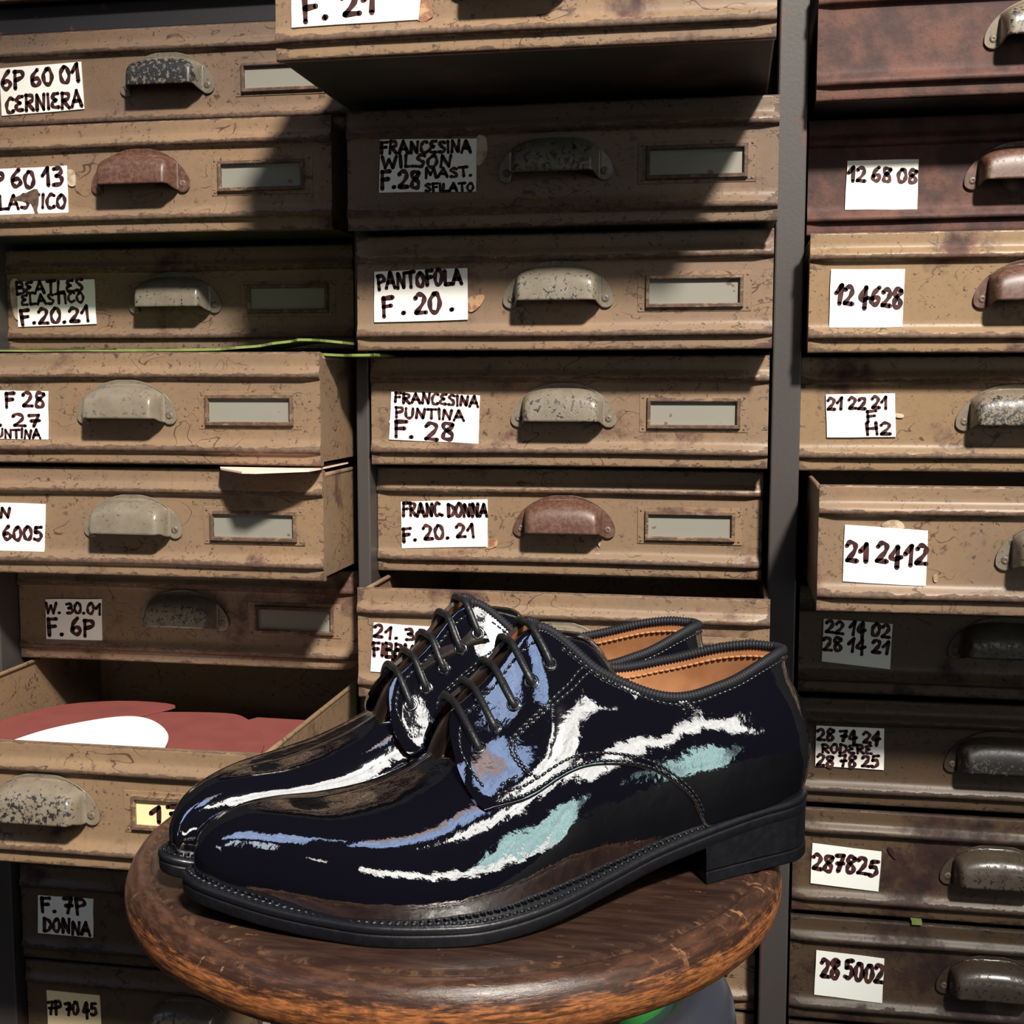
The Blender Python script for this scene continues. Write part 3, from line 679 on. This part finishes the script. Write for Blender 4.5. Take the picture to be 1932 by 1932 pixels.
o = sheet("red_cardboard_sheet", rr_([(.020, .020), (.12, .02), (.30, .02), (.306, .08), (.298, .16), (.275, .215), (.245, .255), (.215, .272), (.14, .262), (.075, .235), (.03, .16), (.018, .08)], 4), .0506, .0524, M_RED, loc=(bx, by, bz)); tag(o, "large round-cornered red cardboard sheet under the white piece in the drawer", "cardboard", "red cardboard in the pulled-out drawer")
o = sheet("red_cardboard_sheet", rr_([(.010, .05), (.06, .11), (.14, .245), (.155, .285), (.09, .290), (.03, .25), (.008, .14)], 4), .0440 + .0088, .0546, M_RED, loc=(bx, by, bz)); tag(o, "red cardboard sheet at the back left of the pulled-out drawer", "cardboard", "red cardboard in the pulled-out drawer")
o = sheet("red_cardboard_sheet", [(.300, .03), (.352, .03), (.352, .25), (.335, .25)], .0036, .0290, M_RED, loc=(bx, by, bz)); tag(o, "narrow red cardboard sheet against the right wall of the pulled-out drawer", "cardboard", "red cardboard in the pulled-out drawer")
o = sheet("white_pattern_piece", rr_([(.052, .03), (.062, .10), (.076, .165), (.100, .205), (.126, .228), (.150, .228), (.176, .208), (.200, .176), (.214, .140), (.222, .10), (.226, .03), (.14, .022)], 5), .0550, .0566, M_WHITECARD, loc=(bx, by, bz)); tag(o, "white tongue-shaped card pattern lying on red cardboard in the drawer", "card")

gz = DRAWERS[(0, 4)][2] + H
def strip(name, xs_, zs_, y0, y1, th, mat):
    m = MB(); c_ = smooth_curve(list(zip(xs_, zs_)), 6); n = len(c_)
    rows = [[(x, y0 + .004 * math.sin(i * .9), z), (x, y0 + .004 * math.sin(i * .9), z + th), (x, y1, z + th), (x, y1, z)] for i, (x, z) in enumerate(c_)]
    o_ = m.grid(rows, 0, False, closed_v=True)
    for k in (0, n - 1): m.f.append([o_ + k * 4 + j for j in range(4)]); m.m.append(0); m.sm.append(False)
    return m.build(name, mat, fix=True)
o = strip("green_felt_sheet", [-.735, -.66, -.58, -.508], [.9806, .9803, .9799, .9797], 1.040, 1.118, .0016, M_GREEN); tag(o, "green felt sheet lying flat along the left top of the drawer", "felt sheet", "green felt between the drawers")
o = strip("green_felt_sheet", [-.545, -.47, -.43, -.400, -.378, -.362, -.334], [.9799, .9800, .9815, .9845, .9875, .9882, .9858], 1.044, 1.105, .0022, M_GREEN); tag(o, "green felt sheet curling upward at the corner of the drawer top", "felt sheet", "green felt between the drawers")
o = strip("green_felt_sheet", [-.372, -.346, -.325, -.306], [.9772, .9752, .9747, .9752], 1.050, 1.122, .0022, M_GREEN); tag(o, "green felt tip sticking out beyond the right end of the drawer", "felt sheet", "green felt between the drawers")
pz = DRAWERS[(0, 5)][2] + H
o = sheet("pink_paper_sheet", [(-.452, 1.12), (-.445, 1.035), (-.438, 1.020), (-.404, .985), (-.392, .984), (-.354, 1.012), (-.3515, 1.033), (-.353, 1.12)], pz + .0006, pz + .0022, M_PINK, bend=lambda x, y: -.010 * max(0, (1.04 - y)) ** 1.0); tag(o, "pink paper corner poking out between two drawers on the left", "paper")
rx, ry, rz = DRAWERS[(2, 9)]
o = sheet("green_felt_scrap", [(.108, -.004), (.117, -.004), (.119, .03), (.107, .03)], .1003, .1032, M_GREEN, loc=(rx, ry, rz)); tag(o, "tiny green felt scrap caught above a drawer at lower right", "felt scrap")

# ------------------------------------------------------------------ stool and the grey tub under it
SC = Vector((-.13487, .60550, .7190))
stool = link("wooden_stool", None, None, (SC.x, SC.y, 0)); tag(stool, "round worn brown wooden stool under the pair of shoes", "stool")
m = MB()
PR = [(.0001, 0), (.05, 0), (.10, 0), (.140, 0), (.1495, -.0001), (.1520, -.0006), (.1530, -.0015), (.1538, -.0018), (.1548, -.0012), (.1565, -.0008), (.1590, -.0016), (.1615, -.0036), (.1635, -.0066), (.1649, -.0105), (.1653, -.0140), (.1648, -.0180), (.1636, -.0215), (.1618, -.0245), (.1592, -.0268), (.155, -.0280), (.12, -.0285), (.0001, -.0285)]
m.lathe([(r, z) for r, z in reversed(PR)], 128)
seat = m.build("seat", M_WOOD, stool, fix=True); seat.location = (0, 0, SC.z)
for k in range(4):
    a = math.pi / 4 + k * math.pi / 2; m = MB()
    p0 = Vector((.085 * math.cos(a), .085 * math.sin(a), SC.z - .028)); p1 = Vector((.125 * math.cos(a), .125 * math.sin(a), 0))
    m.tube([p0.lerp(p1, t / 8) for t in range(9)], lambda i: .0165 - .0004 * i, 14); m.build("leg", M_LEG, stool)
m = MB(); m.tube([(.108 * math.cos(2 * math.pi * k / 40), .108 * math.sin(2 * math.pi * k / 40), .30) for k in range(41)], .008, 10, caps=False); m.build("stretcher_ring", M_LEG, stool)
tub = link("metal_tub", None, None, (-.128, .86, 0)); tag(tub, "slate grey round metal tub with green leaf shapes under the wooden stool", "tub")
m = MB(); TP = [(.0001, .505), (.06, .5052), (.096, .5058), (.099, .5085), (.102, .5145), (.108, .5200), (.118, .5222), (.128, .5200), (.1355, .5140), (.140, .5040), (.142, .490), (.140, .40), (.136, .20), (.132, .01), (.128, 0), (.0001, 0)]
m.lathe([(r, z) for r, z in reversed(TP)], 96); m.build("body", M_TUB, tub, fix=True)
for s_ in (-1, 1):
    m = MB(); pts = rr_([(s_ * .040, -.070), (s_ * .066, -.048), (s_ * .088, -.018), (s_ * .095, .012), (s_ * .088, .028), (s_ * .070, .014), (s_ * .050, -.022), (s_ * .036, -.058)], 4)
    if s_ < 0: pts = pts[::-1]
    m.prism(pts, lambda u, v, dd: (u, v, dd), .5050, .5085, 0); m.build("leaf", M_LEAF, tub, fix=True)

# ------------------------------------------------------------------ shoes: built once in shoe space (x heel to toe, y outward, z up), then mirrored for the right foot
def spl(xk,yk):
    # natural-ish cubic (Catmull tangents, clamped monotone-ish) interpolator, vector valued
    xk=np.array(xk,float);yk=np.array(yk,float)
    m=np.zeros_like(yk)
    m[1:-1]=(yk[2:]-yk[:-2])/((xk[2:]-xk[:-2]).reshape((-1,)+(1,)*(yk.ndim-1)))
    m[0]=(yk[1]-yk[0])/(xk[1]-xk[0]);m[-1]=(yk[-1]-yk[-2])/(xk[-1]-xk[-2])
    def f(x):
        x=min(max(x,xk[0]),xk[-1]);i=int(min(np.searchsorted(xk,x,side='right')-1,len(xk)-2));i=max(i,0)
        h=xk[i+1]-xk[i];s=(x-xk[i])/h
        return (2*s**3-3*s**2+1)*yk[i]+(s**3-2*s**2+s)*h*m[i]+(-2*s**3+3*s**2)*yk[i+1]+(s**3-s**2)*h*m[i+1]
    return f
def sec(P,t):
    # catmull-rom through 5 control points, t in 0..1
    k=t*4;i=min(int(k),3);s=k-i
    p0=P[i-1] if i>0 else 2*P[0]-P[1];p1=P[i];p2=P[i+1];p3=P[i+2] if i<3 else 2*P[4]-P[3]
    return .5*((2*p1)+(-p0+p2)*s+(2*p0-5*p1+4*p2-p3)*s*s+(-p0+3*p1-3*p2+p3)*s**3)
# medial feather half widths
MED=spl([0,.004,.0136,.03,.06,.09,.12,.145,.17,.19,.205,.22,.24,.26,.275,.288,.294,.296],
        [0,.012,.0205,.026,.0266,.0246,.0238,.0252,.0270,.0281,.0286,.0289,.0291,.0290,.0286,.0274,.0252,.0185])
QX=[0,.004,.0136,.03,.06,.09,.12,.145,.17,.19]
QP=[[(0,.032),(0,.0488),(0,.066),(0,.083),(0,.0995)],
[(.012,.0315),(.0145,.0485),(.0142,.066),(.0110,.083),(.0065,.0995)],
[(.021,.031),(.0245,.048),(.0245,.0655),(.020,.083),(.0125,.0995)],
[(.0275,.0305),(.0305,.0475),(.031,.065),(.027,.082),(.020,.0972)],
[(.032,.028),(.0355,.044),(.0365,.060),(.034,.077),(.0285,.0912)],
[(.036,.024),(.039,.042),(.0395,.058),(.037,.074),(.031,.0892)],
[(.042,.0185),(.045,.0415),(.0435,.064),(.037,.084),(.023,.1015)],
[(.048,.0145),(.051,.040),(.047,.066),(.033,.090),(.0065,.121)],
[(.0525,.011),(.0545,.033),(.048,.056),(.0305,.0755),(.0065,.098)],
[(.053,.0096),(.0545,.028),(.0475,.0475),(.031,.0655),(.007,.083)]]
VX=[.03,.06,.09,.12,.145,.17,.19,.205,.22,.24,.26,.275,.288,.294,.296]
VP=[QP[3],QP[4],QP[5],QP[6][:3]+[(.03,.08),(0,.087)],QP[7][:3]+[(.031,.0825),(0,.09)],
QP[8][:3]+[(.0285,.0695),(0,.0775)],
[(.053,.0096),(.0545,.028),(.0475,.0475),(.029,.0612),(0,.0680)],
[(.0505,.0095),(.052,.026),(.045,.0435),(.027,.0555),(0,.0600)],
[(.046,.0095),(.0478,.0245),(.0415,.041),(.025,.051),(-.001,.0548)],
[(.036,.0098),(.039,.0235),(.034,.039),(.020,.048),(-.005,.0510)],
[(.0205,.0115),(.0245,.0245),(.0205,.039),(.0085,.0475),(-.010,.0502)],
[(.007,.0135),(.0105,.0255),(.007,.038),(-.002,.0455),(-.0135,.0482)],
[(-.0045,.016),(-.002,.0255),(-.004,.0345),(-.009,.0395),(-.0155,.0405)],
[(-.012,.0175),(-.0105,.024),(-.0115,.0295),(-.0135,.032),(-.0165,.0325)],
[(-.0185,.018),(-.0185,.0205),(-.0185,.023),(-.0185,.0255),(-.0185,.027)]]
_qs=spl(np.sqrt(QX),QP)
XT=.296
_vs=spl([-np.sqrt(XT-x) for x in VX],VP)
XB=spl([0,.17,.34,.5,.66,.83,1],[.0003,-.0013,-.0013,.0008,.0045,.0095,.0105])  # back curve x(t)
def med(P,x,wall):
    P=P.copy();p0=P[0,0];p4=P[4,0];m0=-MED(x)
    e=-p4 if wall else p4
    den=(p0-p4) if abs(p0-p4)>1e-6 else 1e-6
    if wall:
        d=(MED(x)-p0)*np.array([1,.85,.65,.4,0]); P[:,0]=-(P[:,0]+d)
    else:
        P[:,0]=p4+(m0-p4)*(P[:,0]-p4)/den
    return P
def Q(x,t,side=1):
    P=_qs(np.sqrt(max(x,0)))
    if side<0: P=med(P,x,True)
    y,z=sec(P,t)
    w=max(0,1-x/.09)**2
    return np.array([x+XB(t)*w,y,z])
def V(x,t,side=1):
    P=_vs(-np.sqrt(max(XT-x,0)))
    if side<0: P=med(P,x,False)
    y,z=sec(P,t)
    return np.array([x,y,z])
def VQ(x, t, side=1):
    k = min(1, max(0, (x - .140) / .030)); k = k * k * (3 - 2 * k)
    if k <= 0: return Q(x, t, side)
    v = V(x, t, side); return v if k >= 1 else Q(x, t, side) * (1 - k) + v * k
TLOW=spl([.0,.0700,.0715,.0739,.0790,.0861,.096,.104,.118,.135,.1506,.165,.1822,.19],[0,0,.02,.08,.22,.35,.455,.495,.51,.505,.49,.485,.53,.55])
XF=spl([.45,.53,.6,.75,.87,.95,1.],[.180,.1822,.1865,.190,.1895,.188,.1855])
OUTLINE = [(0, 0), (.0022, .0125), (.0070, .0205), (.0176, .0268), (.04, .0305), (.07, .0355), (.1, .0410), (.125, .0475), (.155, .0555), (.18, .0582), (.2, .0560), (.229, .0452), (.25, .0312), (.2716, .0150), (.2880, .0005), (.2970, -.0090), (.3010, -.0190),
           (.2985, -.0265), (.290, -.0308), (.272, -.0325), (.25, -.0333), (.229, -.0335), (.2, -.0329), (.18, -.0317), (.155, -.0297), (.125, -.0280), (.1, -.0278), (.07, -.0292), (.04, -.0290), (.0176, -.0255), (.0070, -.0198), (.0022, -.0122)]
LOOP = smooth_curve(OUTLINE, 8, True)
def loop_normals(lp):
    n = len(lp); out = []
    for i in range(n):
        t = lp[(i + 1) % n] - lp[i - 1]; t = t / np.linalg.norm(t); out.append(np.array([-t[1], t[0]]))
    c = sum(lp) / n
    return [(-v if v @ (p - c) < 0 else v) for p, v in zip(lp, out)]
LNORM = loop_normals(LOOP)
ZW = spl([0, .02, .04, .06, .08, .1, .124, .153, .18, .2, .238, .264, .285, .301], [.032, .031, .030, .028, .0255, .0225, .018, .013, .0102, .0096, .0098, .0118, .0153, .0188])
ZB = spl([0, .04, .07, .1, .124, .153, .18, .2, .238, .264, .285, .301], [.0225, .0205, .0170, .0130, .0085, .0033, .0004, .0, .0003, .0023, .0058, .0093])
def ring(inset, zf, keep=lambda x: True): return [(p[0] - n[0] * inset, p[1] - n[1] * inset, zf(p[0])) for p, n in zip(LOOP, LNORM)]
def normal_at(fn, x, t, side, e=1e-3):
    du = fn(min(x + e, .2955), t, side) - fn(max(x - e, .0003), t, side); dv = fn(x, min(t + e * 8, 1), side) - fn(x, max(t - e * 8, 0), side)
    n = np.cross(du, dv) * (1 if side > 0 else -1); l = np.linalg.norm(n); return -n / l if l > 1e-12 else np.array([-1.0, 0, 0])
def QO(x, t, side, off):
    x = max(x, .0006); p = Q(x, t, side); n = normal_at(Q, x, t, side)
    if x < .004: n = n * np.array([1, x / .004, 1]); n /= np.linalg.norm(n)
    return p + n * off
SMAX = 1.0
def sgrid(n, smax): return [(-smax + 2 * smax * i / n) for i in range(n + 1)]

def make_shoe(name):
    root = link(name, None); P = []
    # outsole, welt, heel
    m = MB(); rows = [ring(.0030, lambda x: ZB(x)), ring(.0008, lambda x: ZB(x) + .0002), ring(.0002, lambda x: ZB(x) + .0012), ring(0, lambda x: (ZB(x) + ZW(x)) / 2), ring(.0001, lambda x: ZW(x) - .0040), ring(.0010, lambda x: ZW(x) - .0036)]
    m.grid(rows, closed_v=True); m.f.append(list(range(len(LOOP)))[::-1]); m.m.append(0); m.sm.append(False)
    m.build("outsole", M_SOLE, root, fix=True)
    m = MB(); rows = [ring(.0022, lambda x: ZW(x) - .0037), ring(.0004, lambda x: ZW(x) - .0036), ring(-.0003, lambda x: ZW(x) - .0028), ring(-.0004, lambda x: ZW(x) - .0012), ring(.0001, lambda x: ZW(x) - .0003), ring(.0009, lambda x: ZW(x)), ring(.0110, lambda x: ZW(x) + .0004)]
    m.grid(rows, closed_v=True); welt = m.build("welt", M_WELT, root, fix=True)
    m = MB(); acc = 0; n = len(LOOP)                                 # wheeled marks round the welt
    for i in range(n):
        p, q = LOOP[i], LOOP[(i + 1) % n]; d = np.linalg.norm(q - p)
        while acc < d:
            c = p + (q - p) * acc / d; nn = LNORM[i]
            if c[0] > .062: m.bead((c[0] - nn[0] * .0026, c[1] - nn[1] * .0026, ZW(c[0]) + .0003), (q[0] - p[0] + nn[0] * d * .5, q[1] - p[1] + nn[1] * d * .5, 0), (0, 0, 1), .0030, .0009)
            acc += .0034
        acc -= d
    m.build("welt_stitching", M_WELT, welt)
    def heel_block(z_of, x1, ins, nm, mat, par):
        lat = [(p, nn) for p, nn in zip(LOOP, LNORM) if p[0] <= x1 + .004]
        lat = sorted([q for q in lat if q[0][1] >= 0], key=lambda q: -q[0][0]) + sorted([q for q in lat if q[0][1] < 0], key=lambda q: q[0][0])
        pts = [(min(p[0] - nn[0] * ins, x1), p[1] - nn[1] * ins) for p, nn in lat]
        y0, y1 = pts[-1][1], pts[0][1]
        for k in range(1, 8): t = k / 8; pts.append((x1 - .004 * math.sin(math.pi * t), y0 + (y1 - y0) * t))
        m = MB(); N_ = len(pts); zs = z_of
        rows = [[(x, y, f(x)) for x, y in pts] for f in zs]
        m.grid(rows, closed_v=True)
        m.f.append(list(range(N_))); m.m.append(0); m.sm.append(False); b_ = (len(zs) - 1) * N_; m.f.append([b_ + k for k in range(N_)][::-1]); m.m.append(0); m.sm.append(False)
        o_ = mods(m.build(nm, mat, par, fix=True), bevel=.0006)
        for pl in o_.data.polygons: pl.use_smooth = True
        o_.data.set_sharp_from_angle(angle=math.radians(35)); return o_
    heel = heel_block([lambda x: .0062, lambda x: ZB(x) + .0015], .0712, .0004, "heel", M_SOLE, root)
    heel_block([lambda x: 0.0, lambda x: .0060], .0712, .0000, "top_lift", M_SOLE, heel)
    # vamp with its wings running back under the quarters
    m = MB(); NXV = 130; NT = 44
    for side in (1, -1):
        rows = []
        for i in range(NXV + 1):
            u = i / NXV; x = XT - 1e-5 - (XT - .066) * (1 - math.sqrt(max(0, 1 - (1 - (1 - u) ** 2) ** 2)) if False else u ** 1.7)
            tm = 1.0 if x > .190 else max(.10, TLOW(x) + .10) if x < .183 else (TLOW(x) + .10) + (1 - TLOW(x) - .10) * (x - .183) / .007
            rows.append([VQ(x, tm * k / NT, side) for k in range(NT + 1)])
        m.grid(rows, flip=(side < 0))
    bm = bmesh.new(); me = m.mesh("vamp", [M_PATENT]); bm.from_mesh(me); bmesh.ops.remove_doubles(bm, verts=bm.verts, dist=2e-5); bmesh.ops.recalc_face_normals(bm, faces=bm.faces); bm.to_mesh(me); bm.free()
    link("vamp", me, root)
    # quarters: one piece from facing to facing round the heel, standing 1.6 mm proud of the vamp
    m = MB(); NS = 230; NB = 40; SXF = .19; off = .0016
    bl = [0, .006, .02] + [.02 + .97 * (k / NB) for k in range(1, NB)] + [.994, 1.0]
    rows = []; rows0 = []
    for s in sgrid(NS, 1.0):
        side = 1 if s >= 0 else -1; row = []
        for bi, bb in enumerate(bl):
            x0 = SXF * s * s; tl = TLOW(x0); t = tl + (1 - tl) * bb
            x = max(.0004, x0 * (1 - (s * s) ** 3) + XF(t) * s * s * (s * s) ** 3) if s * s > .2 else max(.0004, x0)
            tl2 = TLOW(min(x, SXF)); t = tl2 + (1 - tl2) * bb
            ed = min(bb, 1 - bb if x > .143 else 1) ; ed = min(ed / .02, 1); ed2 = min(1, (1 - abs(s)) / .006) if abs(s) > .9 else 1
            row.append(QO(x, t, side, off * (.45 + .55 * min(ed, ed2) ** .5)))
            if s == -1.0 or s == 1.0: pass
        rows.append(row)
    m.grid(rows, flip=True)
    NBT = len(bl)
    def strip_edge(pts_hi, pts_lo, mat): m.grid([pts_hi, pts_lo], mat, False)
    def base_pt(i, j):
        s = sgrid(NS, 1.0)[i]; p = np.array(rows[i][j]); q = np.array(rows[i][j]); return p
    # turned edges: lower seam, front edges and facing edges
    def inner(i, j):
        s = sgrid(NS, 1.0)[i]; side = 1 if s >= 0 else -1; bb = bl[j]
        x0 = SXF * s * s; tl = TLOW(x0); t = tl + (1 - tl) * bb
        x = max(.0004, x0 * (1 - (s * s) ** 3) + XF(t) * s * s * (s * s) ** 3) if s * s > .2 else max(.0004, x0)
        tl2 = TLOW(min(x, SXF)); t = tl2 + (1 - tl2) * bb; return QO(x, t, side, -.0012)
    strip_edge([rows[i][0] for i in range(NS + 1)], [inner(i, 0) for i in range(NS + 1)], 0)
    strip_edge([rows[i][NBT - 1] for i in range(NS + 1)], [inner(i, NBT - 1) for i in range(NS + 1)], 1)
    for i in (0, NS): strip_edge(rows[i], [inner(i, j) for j in range(NBT)], 0)
    m.build("quarter", [M_PATENT, M_EDGE], root, fix=True)
    # lining and insole
    m = MB(); rows = []
    for s in sgrid(160, .90):
        side = 1 if s >= 0 else -1; x = SXF * s * s
        rows.append([QO(x, t, side, -.0013 - .0006 * (t < .98)) for t in [k / 16 for k in range(16)] + [.985, 1.0]])
    m.grid(rows); lin = m.build("lining", M_TAN, root)
    m = MB(); rows = []
    for s in [k / 30 * .9 for k in range(31)]:
        x = SXF * s * s + .0012; a, c = Q(x, .03, 1), Q(x, .03, -1); rows.append([(a[0], a[1] * (1 - t) + c[1] * t, max(a[2], c[2]) + .003) for t in (0, .2, .4, .6, .8, 1)])
    m.grid(rows); m.build("insole", M_TAN, root)
    def stitch_row(fn, path, gap, ln, r, matl, nm, par, off, n_per=60):
        """beads along a polyline of (x, t, side)"""
        m = MB(); pts = []; 
        for k in range(len(path) - 1):
            for j in range(n_per):
                u = j / n_per; x = path[k][0] * (1 - u) + path[k + 1][0] * u; t = path[k][1] * (1 - u) + path[k + 1][1] * u; pts.append((x, t))
        side = path[0][2]; P3 = [fn(x, t, side, off) for x, t in pts]; acc = 0
        for k in range(len(P3) - 1):
            d = np.linalg.norm(P3[k + 1] - P3[k])
            if d < 1e-9: continue
            acc += d
            if acc >= gap:
                acc = 0; x, t = pts[k]; m.bead(P3[k], P3[k + 1] - P3[k], normal_at(Q, max(x, .002), t, side), ln, r)
        return m
    def stitches(path, nm, par, off=.0019, gap=.0030, ln=.0028, r=.00068, mat=None):
        m = stitch_row(QO, path, gap, ln, r, mat, nm, par, off); return m.build(nm, mat or M_THREAD, par)
    for side in (1, -1):
        low = [(x, TLOW(x), side) for x in [.0735, .0760, .079, .083, .0870, .092, .098, .104, .111, .118, .126, .135, .143, .151, .158, .165, .172, .178]]
        stitches([(x, t + .022 - .0, side) for x, t, _ in low], "seam_stitching", root)
        stitches([(x, t + .058, side) for x, t, _ in low], "seam_stitching", root)
        fac = smooth_curve([(.1269, .965), (.1330, .885), (.1387, .825), (.1472, .780), (.1562, .762), (.1640, .752), (.1672, .720), (.1672, .680), (.1652, .615), (.1622, .560)], 4)
        stitches([(p[0], p[1], side) for p in fac], "facing_stitching", root)
        stitches([(p[0] - .0016, p[1] - .012, side) for p in fac], "facing_stitching", root)
        fe = smooth_curve([(.1450, .955), (.1560, .952), (.1670, .948), (.1780, .942), (.1835, .915), (.1862, .860), (.1866, .80), (.1845, .70), (.1815, .62)], 4)
        stitches([(p[0], p[1], side) for p in fe], "facing_stitching", root)
        stitches([(.1770, .600, side), (.1720, .600, side), (.1680, .598, side)], "facing_stitching", root)
        stitches([(SXF * s * s, .955, side) for s in [.02 + .83 * k / 24 for k in range(25)]], "topline_stitching", root)
        stitches([(SXF * s * s, .93, side) for s in [.02 + .80 * k / 24 for k in range(25)]], "lining_stitching", lin, off=-.0022, mat=M_TANTHREAD)
    # ribbed binding round the topline
    path = []
    for s in sgrid(260, .872):
        side = 1 if s >= 0 else -1; path.append(QO(SXF * s * s, 1.0, side, .0002) + np.array([0, 0, .0004]))
    fine = smooth_curve(path, 4)
    fine = [np.array(p) for p in fine]
    # even out by arc length, four rings to a rib
    L_ = [0]
    for k in range(len(fine) - 1): L_.append(L_[-1] + np.linalg.norm(fine[k + 1] - fine[k]))
    NR = int(L_[-1] / .00165) * 4; cc = np.array(fine); tt = np.linspace(0, L_[-1], NR + 1)
    cc = np.stack([np.interp(tt, L_, cc[:, k]) for k in range(3)], 1)
    m = MB(); m.tube(cc, lambda i: (.00215, .0026, .0026, .00215)[i % 4], 12); m.build("topline_binding", M_RIB, root)
    # tongue
    ZE = spl([.108, .113, .118, .125, .135, .1434, .155, .17, .181, .1855, .1885, .1915, .1945, .199], [.1035, .1100, .1140, .1158, .1172, .1190, .1105, .0985, .0872, .0812, .0755, .0685, .0625, .0570])
    m = MB(); rows = []
    for i in range(61):
        u = i / 60; row = []
        for k in range(21):
            v = -1 + 2 * k / 20; hw = .0205 if u < .35 else .0205 - .0135 * ((u - .35) / .65); y = v * hw
            x = .112 + .086 * u + .004 * (1 - v * v) * max(0, 1 - u * 6) - .005 * max(0, 1 - u * 5) * v
            row.append((x, y, ZE(x) + .0010 - (42 - 16 * max(0, 1 - u * 2.6)) * y * y))
        rows.append(row)
    o0 = len(m.f); m.grid(rows)
    for k in range(len(m.f)):
        if k // 20 > 20: m.m[k] = 1
    tg = m.build("tongue", [M_PATENT, M_TONGUE, M_EDGE], root, fix=True); mods(tg, solid=(.0022, -1))
    if sum(pl.normal.z for pl in tg.data.polygons) < 0: tg.data.flip_normals()
    # eyelets and laces
    EY = [(.1436, .886), (.1525, .858), (.1613, .842), (.1710, .826), (.1797, .795)]
    for x, t in EY:
        ends = {}
        for side in (1, -1):
            p = QO(x, t, side, off); nn = normal_at(Q, x, t, side); ends[side] = (p, nn)
            a = np.cross(nn, [1, 0, 0]); a /= np.linalg.norm(a); c = np.cross(nn, a)
            m = MB(); m.tube([p + nn * .0003 + (a * math.cos(2 * math.pi * k / 18) + c * math.sin(2 * math.pi * k / 18)) * .0027 for k in range(19)], .0007, 8, caps=False); m.build("eyelet", M_PATENT, root)
        f1, f2 = QO(min(x + .0035, .188), 1.0, 1, .002), QO(min(x + .0035, .188), 1.0, -1, .002)
        pl, nl = ends[1]; pm, nm_ = ends[-1]; up_ = np.array([0, 0, 1.0])
        e1 = f1 + np.array([0, .0012, .0006]); e2 = f2 + np.array([0, -.0012, .0006])
        mid = (e1 + e2) / 2 + up_ * .0006
        pts = smooth_curve([pl - nl * .0025, pl + nl * .0012, pl * .62 + e1 * .38 + nl * .0022, e1, mid, e2, pm * .62 + e2 * .38 + nm_ * .0022, pm + nm_ * .0012, pm - nm_ * .0025], 7)
        m = MB(); m.tube(pts, .00165, 10); m.build("lace", M_LACE, root)
    return root
def place(root, ox, oy, ang):
    a = Vector((-math.cos(ang), -math.sin(ang), 0)); l = Vector((math.sin(ang), -math.cos(ang), 0))
    root.location = (ox, oy, SC.z); root.rotation_euler = (0, 0, math.pi + ang)
def mirrored(me):
    c = me.copy(); n = len(c.vertices); co = np.empty(n * 3); c.vertices.foreach_get('co', co); co[1::3] *= -1; c.vertices.foreach_set('co', co); c.flip_normals(); c.update(); return c
def copy_mirrored(o, parent=None):
    c = o.copy(); COL.objects.link(c)
    if c.data is not None: c.data = mirrored(o.data)
    if parent is not None: c.parent = parent
    for ch in list(o.children): copy_mirrored(ch, c)
    return c
left_shoe = make_shoe("derby_shoe")
place(left_shoe, .0364, .626, math.radians(31))
tag(left_shoe, "black patent leather lace-up shoe nearer the viewer, its outer side showing", "shoe", "pair of black patent shoes on the stool")
right_shoe = copy_mirrored(left_shoe)
place(right_shoe, -.0065, .6833, math.radians(31.15))
tag(right_shoe, "black patent leather lace-up shoe standing behind its partner, toe beside the drawers", "shoe", "pair of black patent shoes on the stool")
